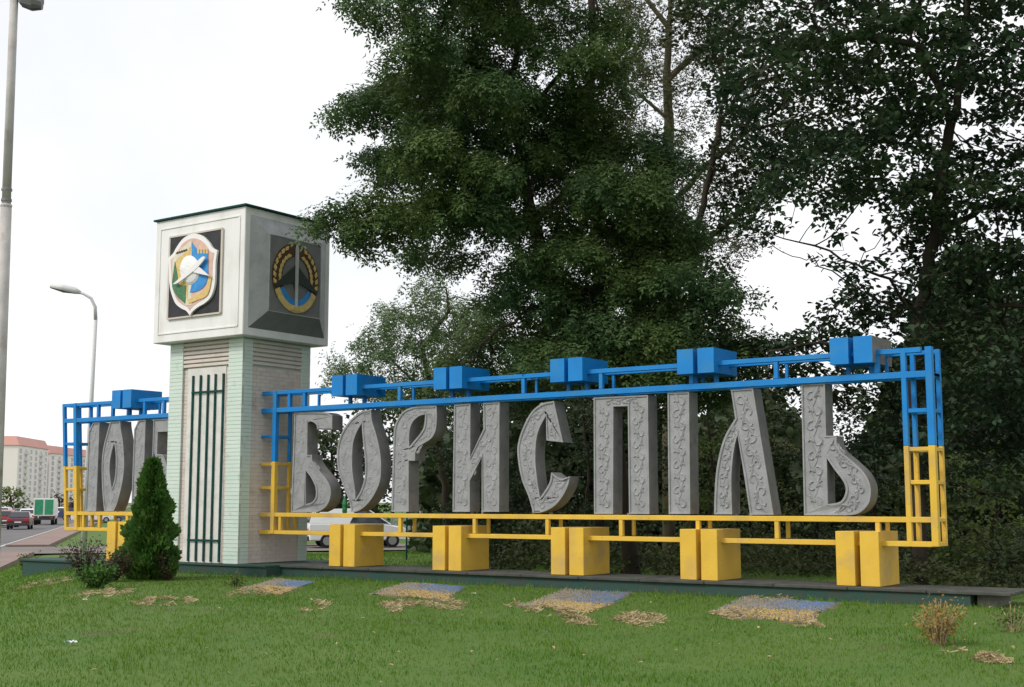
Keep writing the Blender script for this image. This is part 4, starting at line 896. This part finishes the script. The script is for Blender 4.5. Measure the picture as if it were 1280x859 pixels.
# litter
PAPER = mat('paper', (0.75, 0.77, 0.78), 0.6); PAPB = mat('wrapper_blue', (0.30, 0.45, 0.60), 0.5)
def scrap(px, py, size, label, mats):
    g = ground_at(px, py); mb = MB(); N_ = 4; G = {}
    for i in range(N_+1):
        for j in range(N_+1): G[i, j] = ((i/N_-.5)*size*1.5, (j/N_-.5)*size, .035+RNG.uniform(0, size*.35))
    for i in range(N_):
        for j in range(N_): mb.face([G[i, j], G[i+1, j], G[i+1, j+1], G[i, j+1]], 1 if (len(mats) > 1 and i < 2) else 0)
    o = mb.build('paper_scrap', mats, fix=False); o.location = g; o.rotation_euler.z = RNG.uniform(0, 3); tag(o, label, 'litter', 'litter on the lawn')
scrap(88, 808, .075, 'crumpled white and blue wrapper on the lawn at lower left', [PAPER, PAPB])
scrap(106, 753, .045, 'tiny white paper scrap below the barberry', [PAPER]); scrap(592, 745, .04, 'tiny white scrap at the end of the second gravel bed', [PAPER])

# ------------------------------------------------------------------ bottle on the rail
BX_ = railX(431, 1.0, 0.0); GLS = mat('green_bottle', (0.01, 0.16, 0.05), 0.15, spec=0.6); CAPW = mat('bottle_cap', (0.7, 0.72, 0.7), 0.5)
bt = empty('plastic_bottle', (BX_, -0.005, zyu+0.04), label='green plastic bottle with pale cap standing on the yellow rail', cat='bottle')
MB().lathe([(.035, 0), (.046, .02), (.046, .09), (.043, .11), (.046, .13), (.046, .20), (.036, .25), (.016, .29), (.015, .32)], (0, 0, 0), 14).build('body', GLS, bt, smooth=True)
MB().lathe([(.018, .318), (.018, .362)], (0, 0, 0), 12).build('cap', CAPW, bt)

# ------------------------------------------------------------------ street lamps
LPOST = mat('lamp_post_grey', (0.55, 0.53, 0.51), 0.8, (0.45, 0.43, 0.42), 3, 0.3, 30, grime=((0.30, 0.20, 0.15), 2.5, 0.6, 0.8))
LHEAD = mat('lamp_head_grey', (0.22, 0.22, 0.23), 0.5); LWHT = mat('lamp_white', (0.62, 0.63, 0.63), 0.5); LGLASS = mat('lamp_lens', (0.10, 0.10, 0.11), 0.2)
D1 = 23.0; top = atD(17.8, -5, D1); low = atD(-7.0, 640, D1); gz = hgt(low[0], low[1])
dirv = (top-low)/(top[2]-low[2]); base = low+dirv*(gz-.1-low[2]); midp = low+dirv*(atD(12, 257, D1)[2]-low[2])
lp = empty('street_lamp', tuple(base), label='thick weathered grey lamp post cut by the left edge of the photo', cat='street lamp')
MB().tube([base-base, (base*.5+midp*.5)-base, midp-base], [.125, .115, .098], 14).build('lower_post', LPOST, lp, smooth=True)
MB().tube([midp-base-dirv*.02, top-base], [.080, .072], 12).build('upper_post', LPOST, lp, smooth=True)
MB().lathe([(.10, -.03), (.105, 0), (.085, .03)], tuple(midp-base), 14).build('collar', LPOST, lp)
hp = top-base; hd = RT*0.9+np.array([0, 0, -.12])
MB().tube([hp-dirv*.1, hp+np.array([0, 0, .05]), hp+hd*.10+np.array([0, 0, .09])], [.072, .06, .05], 8).build('arm', LPOST, lp)
hs_ = [atD(px_, py_, D1)-base for px_, py_ in ((22, -3), (29, 1), (42, 4), (53, 6))]
MB().tube([h_+np.array([0, 0, .04]) for h_ in hs_], [.06, .13, .15, .08], 8).build('lamp_head', LHEAD, lp)
MB().tube([h_+np.array([0, 0, -.05]) for h_ in hs_[1:]], [.07, .10, .05], 8).build('lens', LGLASS, lp)
for z in (.42, .47): 
    q = midp+dirv*((top[2]-midp[2])*(z-.40)); MB().lathe([(.095, 0), (.095, .04)], tuple(q-base), 12).build('strap', LHEAD, lp)
D2 = 41.0; P2 = [atD(104, 692, D2), atD(112, 540, D2), atD(119.5, 400, D2), atD(119, 384, D2), atD(114, 373, D2), atD(105, 367.5, D2), atD(97, 365, D2)]
P2[0][2] = hgt(P2[0][0], P2[0][1])-.05; b2 = P2[0].copy()
l2 = empty('street_lamp', tuple(b2), label='slim white curved-arm street lamp behind the short frame', cat='street lamp')
MB().tube([p-b2 for p in P2[:3]], [.10, .075, .06], 10).build('post', LWHT, l2, smooth=True)
MB().tube([p-b2 for p in P2[2:]], [.058, .055, .05, .045, .04], 8).build('arm', LWHT, l2, smooth=True)
H2 = [atD(101, 366, D2), atD(94, 363.5, D2), atD(80, 360, D2), atD(63, 357.5, D2)]
MB().tube([p-b2 for p in H2], [.05, .11, .12, .06], 8).build('lamp_head', LWHT, l2, smooth=True)
MB().tube([H2[1]-b2-V(0, 0, .06) if False else H2[1]-b2+np.array([0, 0, -.05]), H2[2]-b2+np.array([0, 0, -.07]), H2[3]-b2+np.array([0, 0, -.03])], [.05, .085, .04], 8).build('lens', LGLASS, l2)
# thin stake on the lawn behind
g = ground_at(508, 700, -.8); o = MB().tube([(0, 0, -.1), (0, 0, .75), (.01, 0, 1.5)], [.025, .022, .02], 6).build('stake', DGREEN); o.location = g; tag(o, 'thin dark stake on the lawn behind the first pillars', 'stake')

# ------------------------------------------------------------------ vehicles
TYRE = mat('tyre', (0.02, 0.02, 0.02), 0.9); RIMM = mat('wheel_rim', (0.35, 0.36, 0.37), 0.4, metal=.5); GLASS = mat('car_glass', (0.03, 0.04, 0.05), 0.08, spec=.6)
TAIL = mat('tail_lamp', (0.45, 0.02, 0.02), 0.3); HEADL = mat('head_lamp', (0.7, 0.72, 0.74), 0.2); BUMP = mat('bumper_plastic', (0.05, 0.05, 0.055), 0.6); PLATE = mat('plate_white', (0.7, 0.7, 0.68), 0.5)
PROF = {'sedan': ([(-2.2,.30),(-2.22,.72),(-2.1,.92),(-1.5,.96),(.9,.94),(1.9,.80),(2.15,.62),(2.18,.30)], [(-1.75,.95),(-1.15,1.40),(-.2,1.45),(.35,1.40),(1.05,.93)], 1.72),
        'hatch': ([(-1.95,.30),(-2.0,.80),(-1.9,1.0),(1.0,.96),(1.75,.82),(2.0,.60),(2.0,.30)], [(-1.9,.99),(-1.6,1.42),(-.2,1.52),(.35,1.46),(1.15,.95)], 1.70),
        'van': ([(-2.25,.32),(-2.3,.95),(-2.27,1.08),(1.15,1.05),(2.0,.90),(2.25,.68),(2.27,.32)], [(-2.26,1.07),(-2.1,1.68),(-.2,1.74),(.45,1.68),(1.45,1.02)], 1.78)}
def car(name, label, loc, heading, paint, kind='sedan', scale=1.0):
    body, cab, W = PROF[kind]; root = empty(name, tuple(loc), math.atan2(heading[1], heading[0]), label, 'van' if kind == 'van' else 'car', 'traffic and parked cars'); root.scale = (scale,)*3
    MB().prism(body, lambda a, b: (a, W/2, b), lambda a, b: (a, -W/2, b)).build('body', paint, root, bevel=.05)
    n_ = len(cab); mb = MB(); ins = lambda i: W/2-(.02 if i in (0, n_-1) else .17)
    Lf = [(cab[i][0], ins(i), cab[i][1]) for i in range(n_)]; Rt = [(p[0], -p[1], p[2]) for p in Lf]
    mb.face(Lf); mb.face(Rt[::-1])
    for i in range(n_-1): mb.face([Lf[i], Lf[i+1], Rt[i+1], Rt[i]])
    mb.build('cabin', paint, root, bevel=.02)
    def pane(a, b, c, d_, off):
        m = MB(); Q = [Vector(p) for p in (a, b, c, d_)]; ce = sum(Q, Vector())/4; m.face([ce+(p-ce)*.86+Vector(off) for p in Q]); m.face([ce+(p-ce)*.86+Vector(off)*.2 for p in Q][::-1]); m.build('window', GLASS, root, fix=False)
    pane(Lf[0], Lf[1], Rt[1], Rt[0], (-.02, 0, .008)); pane(Lf[-1], Lf[-2], Rt[-2], Rt[-1], (.02, 0, .012))
    for S, sg in ((Lf, 1), (Rt, -1)):
        m_ = len(S)//2; A = Vector(S[0])*.55+Vector(S[-1])*.45; T_ = Vector(S[m_])
        
        if kind != 'van': pane(S[0], S[1], T_, A, (0, sg*.02, 0))
        pane(A, T_, S[-2], S[-1], (0, sg*.02, 0))
    for xw in (body[0][0]+.78, body[-1][0]-.80):
        for sg in (1, -1):
            wh = MB().tube([(xw, sg*(W/2-.17), .31), (xw, sg*(W/2+.015), .31)], .31, 14).build('wheel', TYRE, root); MB().tube([(xw, sg*(W/2+.01), .31), (xw, sg*(W/2+.028), .31)], .19, 12).build('rim', RIMM, wh)
    xr = body[1][0]; xf = body[-2][0]
    for sg in (1, -1):
        MB().box((xr-.02, sg*(W/2-.22)-.16, .66), (xr+.1, sg*(W/2-.22)+.16, .86)).build('tail_light', TAIL, root, bevel=.02)
        MB().box((xf-.12, sg*(W/2-.25)-.16, .60), (xf+.02, sg*(W/2-.25)+.16, .74)).build('headlight', HEADL, root, bevel=.02)
    MB().box((xr-.06, -W/2+.05, .32), (xr+.05, W/2-.05, .52)).build('bumper', BUMP, root, bevel=.03); MB().box((xf-.02, -W/2+.05, .32), (xf+.09, W/2-.05, .50)).build('bumper', BUMP, root, bevel=.03)
    MB().box((xr-.07, -.26, .54), (xr-.03, .26, .65)).build('number_plate', PLATE, root)
    return root
def paint(name, c): return mat('paint_'+name, c, 0.3, spec=.5)
def onroad(px, py, z=-1.0): return atZ(px, py, z)
fwd = RD
car('car', 'dark red sedan seen from behind, nearest on the road', onroad(25, 661.5), fwd, paint('darkred', (0.09, 0.02, 0.03)))
car('car', 'red car partly hidden behind the nearest sedan', onroad(9, 659), fwd, paint('red', (0.25, 0.03, 0.04)), 'hatch')
car('car', 'silver car at the left edge of the road', onroad(1, 657), -fwd, paint('silver', (0.5, 0.51, 0.52)), 'van')
car('car', 'white car left of the truck', onroad(35, 654), fwd, paint('white', (0.75, 0.76, 0.77)), 'hatch')
car('car', 'dark car far ahead between the white car and the edge', onroad(18, 651), fwd, paint('black', (0.03, 0.03, 0.035)), 'sedan')
car('car', 'small white car beyond the truck', onroad(76, 648), fwd, paint('white', (0.75, 0.76, 0.77)), 'hatch')
car('car', 'dark blue car seen through the short frame posts', onroad(94, 650), RN, paint('blue', (0.05, 0.06, 0.16)), 'hatch')
car('car', 'white car seen under the short frame', onroad(116, 653.5), RN, paint('white', (0.75, 0.76, 0.77)), 'sedan')
car('car', 'dark grey car beside the white one under the short frame', onroad(134, 653), RN, paint('grey', (0.12, 0.13, 0.16)), 'hatch')
car('parked_van', 'white minivan on the side street seen under the first letters', onroad(446, 684, -.99), RN, paint('white', (0.75, 0.76, 0.77)), 'van', 1.08)
car('car', 'silver car on the side street left of the first pillars', onroad(386, 682, -.99), RN, paint('silver', (0.5, 0.51, 0.52)), 'hatch')
car('car', 'dark parked car beyond the pale fence gap', onroad(575, 668, -.99), RN, paint('black', (0.03, 0.03, 0.035)), 'hatch')
# truck
tl = onroad(54, 656.5); tr_ = empty('box_truck', tuple(tl), math.atan2(fwd[1], fwd[0]), 'white box truck with green rear doors driving away', 'truck')
TWH = paint('truckwhite', (0.72, 0.73, 0.70)); TGR = mat('green_tarp', (0.03, 0.25, 0.12), 0.6, (0.05, 0.32, 0.17), 3)
MB().box((0, -.95, .85), (4.6, .95, 2.55)).build('cargo_box', TWH, tr_, bevel=.03)
for sg in (1, -1): MB().box((-.03, sg*.46-.38, 1.0), (0.02, sg*.46+.38, 2.42)).build('rear_door', TGR, tr_)
MB().box((.1, -.45, .55), (6.2, .45, .80)).build('chassis', BUMP, tr_); MB().box((4.8, -.92, .5), (6.4, .92, 2.2)).build('cab', TWH, tr_, bevel=.12)
MB().box((-.05, -.92, .48), (.05, .92, .66)).build('bumper', BUMP, tr_)
for sg in (1, -1):
    MB().box((-.06, sg*.75-.12, .68), (0, sg*.75+.12, .80)).build('tail_light', TAIL, tr_)
    for xw in (1.1, 5.5): wh = MB().tube([(xw, sg*.62, .42), (xw, sg*.93, .42)], .42, 14).build('wheel', TYRE, tr_); MB().tube([(xw, sg*.92, .42), (xw, sg*.95, .42)], .22, 10).build('rim', RIMM, wh)

# ------------------------------------------------------------------ far things
BW = mat('far_wall', (0.88, 0.82, 0.80), 0.9, (0.85, 0.77, 0.75), 0.05); BR = mat('far_roof', (0.66, 0.36, 0.32), 0.8, (0.60, 0.32, 0.28), 0.1); BG = mat('far_glass', (0.36, 0.36, 0.37), 0.3); BF = mat('far_frame', (0.75, 0.74, 0.72), 0.8)  # pale colours carry the overexposed, washed-out look of the distant block
def block(root, pa, pb, z1, thick, ncol, nfl, roofh):
    a, b = np.array(pa[:2]), np.array(pb[:2]); L = np.hypot(*(b-a)); u = (b-a)/L; nrm = np.array([u[1], -u[0]])   # outward, to the road
    if nrm@(CAM[:2]-a) < 0: nrm = -nrm
    f = lambda s, o, z: (a[0]+u[0]*s+nrm[0]*o-root.location.x, a[1]+u[1]*s+nrm[1]*o-root.location.y, z-root.location.z)
    MB().prism([(0, 0), (L, 0), (L, -thick), (0, -thick)], lambda s, o: f(s, o, -1.2), lambda s, o: f(s, o, z1)).build('wall', BW, root)
    mb = MB(); o0 = [(-.4, .4), (L+.4, .4), (L+.4, -thick-.4), (-.4, -thick-.4)]; o1 = [(.8, -1.0), (L-.8, -1.0), (L-.8, -thick+1), (.8, -thick+1)]
    for i in range(4): j = (i+1) % 4; mb.face([f(*o0[i], z1+.01), f(*o0[j], z1+.01), f(*o1[j], z1+roofh), f(*o1[i], z1+roofh)])
    mb.face([f(*p, z1+roofh) for p in o1]); mb.face([f(*p, z1+.01) for p in o0]); mb.build('roof', BR, root)
    me_w = None; fh = (z1-1.0)/nfl
    for k in range(nfl):
        for c in range(ncol):
            s0 = L*(c+.5)/ncol; zz = 0.6+k*fh
            if me_w is None:
                w_ = 1.1; hh_ = 1.5
                q = MB().prism([(-w_, 0), (w_, 0), (w_, hh_), (-w_, hh_)], lambda s, z: (u[0]*s-nrm[0]*.02, u[1]*s-nrm[1]*.02, z), lambda s, z: (u[0]*s+nrm[0]*.10, u[1]*s+nrm[1]*.10, z)); o = q.build('window', BF, root); me_w = o.data
                q2 = MB().prism([(-w_+.15, .15), (w_-.15, .15), (w_-.15, hh_-.15), (-w_+.15, hh_-.15)], lambda s, z: (u[0]*s+nrm[0]*.09, u[1]*s+nrm[1]*.09, z), lambda s, z: (u[0]*s+nrm[0]*.13, u[1]*s+nrm[1]*.13, z)); pn_ = q2.build('pane', BG, o); me_p = pn_.data
            else:
                o = bpy.data.objects.new('window', me_w); COL.objects.link(o); o.parent = root; pn_ = bpy.data.objects.new('pane', me_p); COL.objects.link(pn_); pn_.parent = o
            o.location = f(s0, 0, zz)
            if c % 3 == 1 and k: MB().prism([(-1.5, .02), (1.5, .02), (1.5, 1.1), (-1.5, 1.1)], lambda s, d_: f(s0+s, d_, zz-.25), lambda s, d_: f(s0+s, d_, zz+.75)).build('balcony', BF, root)
Pa, Pb, Pc, Pd = atD(19, 640, 395), atD(57, 640, 428), atD(59, 640, 430), atD(120, 640, 480)
z_of = lambda px, py, d_: float(atD(px, py, d_)[2])
ap = empty('apartment_building', (Pa[0], Pa[1], -1.2), label='long white apartment block with red roof far down the road', cat='building')
block(ap, Pa, Pb, z_of(22, 556, 395), 14, 6, 9, 2.8); block(ap, Pc, Pd, z_of(60, 566, 430), 14, 8, 9, 2.6)
tree('roadside_tree', 'round dark tree at the left edge in front of the apartment block', 'tree', 14, 190.0, [(14, 636), (13, 620)], [], [(10, 622, 14), (20, 630, 13), (4, 632, 14), (26, 636, 9), (12, 612, 9)], 260, L_BSH, 'simple', 0.55, 9, 0.25, step=.7, kill=1.0, thick=.8, spread=.5)
tree('roadside_tree', 'dark tree behind the truck in front of the apartment block', 'tree', 76, 230.0, [(74, 640), (74, 626)], [], [(68, 626, 9), (78, 630, 9), (85, 634, 8), (64, 634, 8), (74, 620, 6)], 200, L_RED, 'simple', 0.6, 9, 0.25, step=.8, kill=1.1, thick=.8, spread=.6)
tree('roadside_tree', 'brownish far tree seen through the short frame end', 'tree', 98, 240.0, [(98, 642), (98, 628)], [], [(94, 630, 8), (102, 634, 8), (108, 626, 7), (100, 622, 6)], 160, L_RED, 'simple', 0.6, 9, 0.25, step=.8, kill=1.1, thick=.8, spread=.6)
# station totem and pale fence beyond the lawn
KD = 92.0; kb = atD(528, 655, KD); kb[2] = -1.02
TOT = [((.02, .30, .16), 'green_panel'), ((.65, .68, .66), 'white_panel'), ((.02, .33, .24), 'teal_panel'), ((.60, .22, .06), 'orange_panel'), ((.03, .22, .48), 'blue_panel')]
to = empty('station_totem', tuple(kb), YAW, 'tall green, white and blue price totem glimpsed right of the letter Р', 'totem')
MB().box((-1.0, -.15, 0), (1.0, .15, .9)).build('foot', BUMP, to)
hz = [(4.6, 3.9, 0), (3.89, 3.2, 2), (3.19, 2.9, 3), (2.89, 2.1, 1), (2.09, 1.5, 4), (1.49, .91, 0)]
for a, b, k in hz: MB().box((-1.15, -.2, b), (1.15, .2, a)).build('panel', mat(TOT[k][1], TOT[k][0], .5), to)
FP = mat('pale_fence', (0.55, 0.56, 0.56), 0.8); fr0 = atD(470, 650, 84); fr0[2] = -1.0
fe = empty('pale_fence', tuple(fr0), math.atan2(RN[1], RN[0]), 'low pale picket fence beyond the side street', 'fence')
mesh0 = None
for k in range(26):
    if mesh0 is None: o = MB().box((0, -.03, .1), (.22, .03, 1.15)).build('picket', FP, fe); mesh0 = o.data
    else: o = bpy.data.objects.new('picket', mesh0); COL.objects.link(o); o.parent = fe
    o.location = (k*.34, 0, 0)
MB().box((-.1, .031, .3), (9, .07, .4)).build('rail', FP, fe); MB().box((-.1, .031, .85), (9, .07, .95)).build('rail', FP, fe)
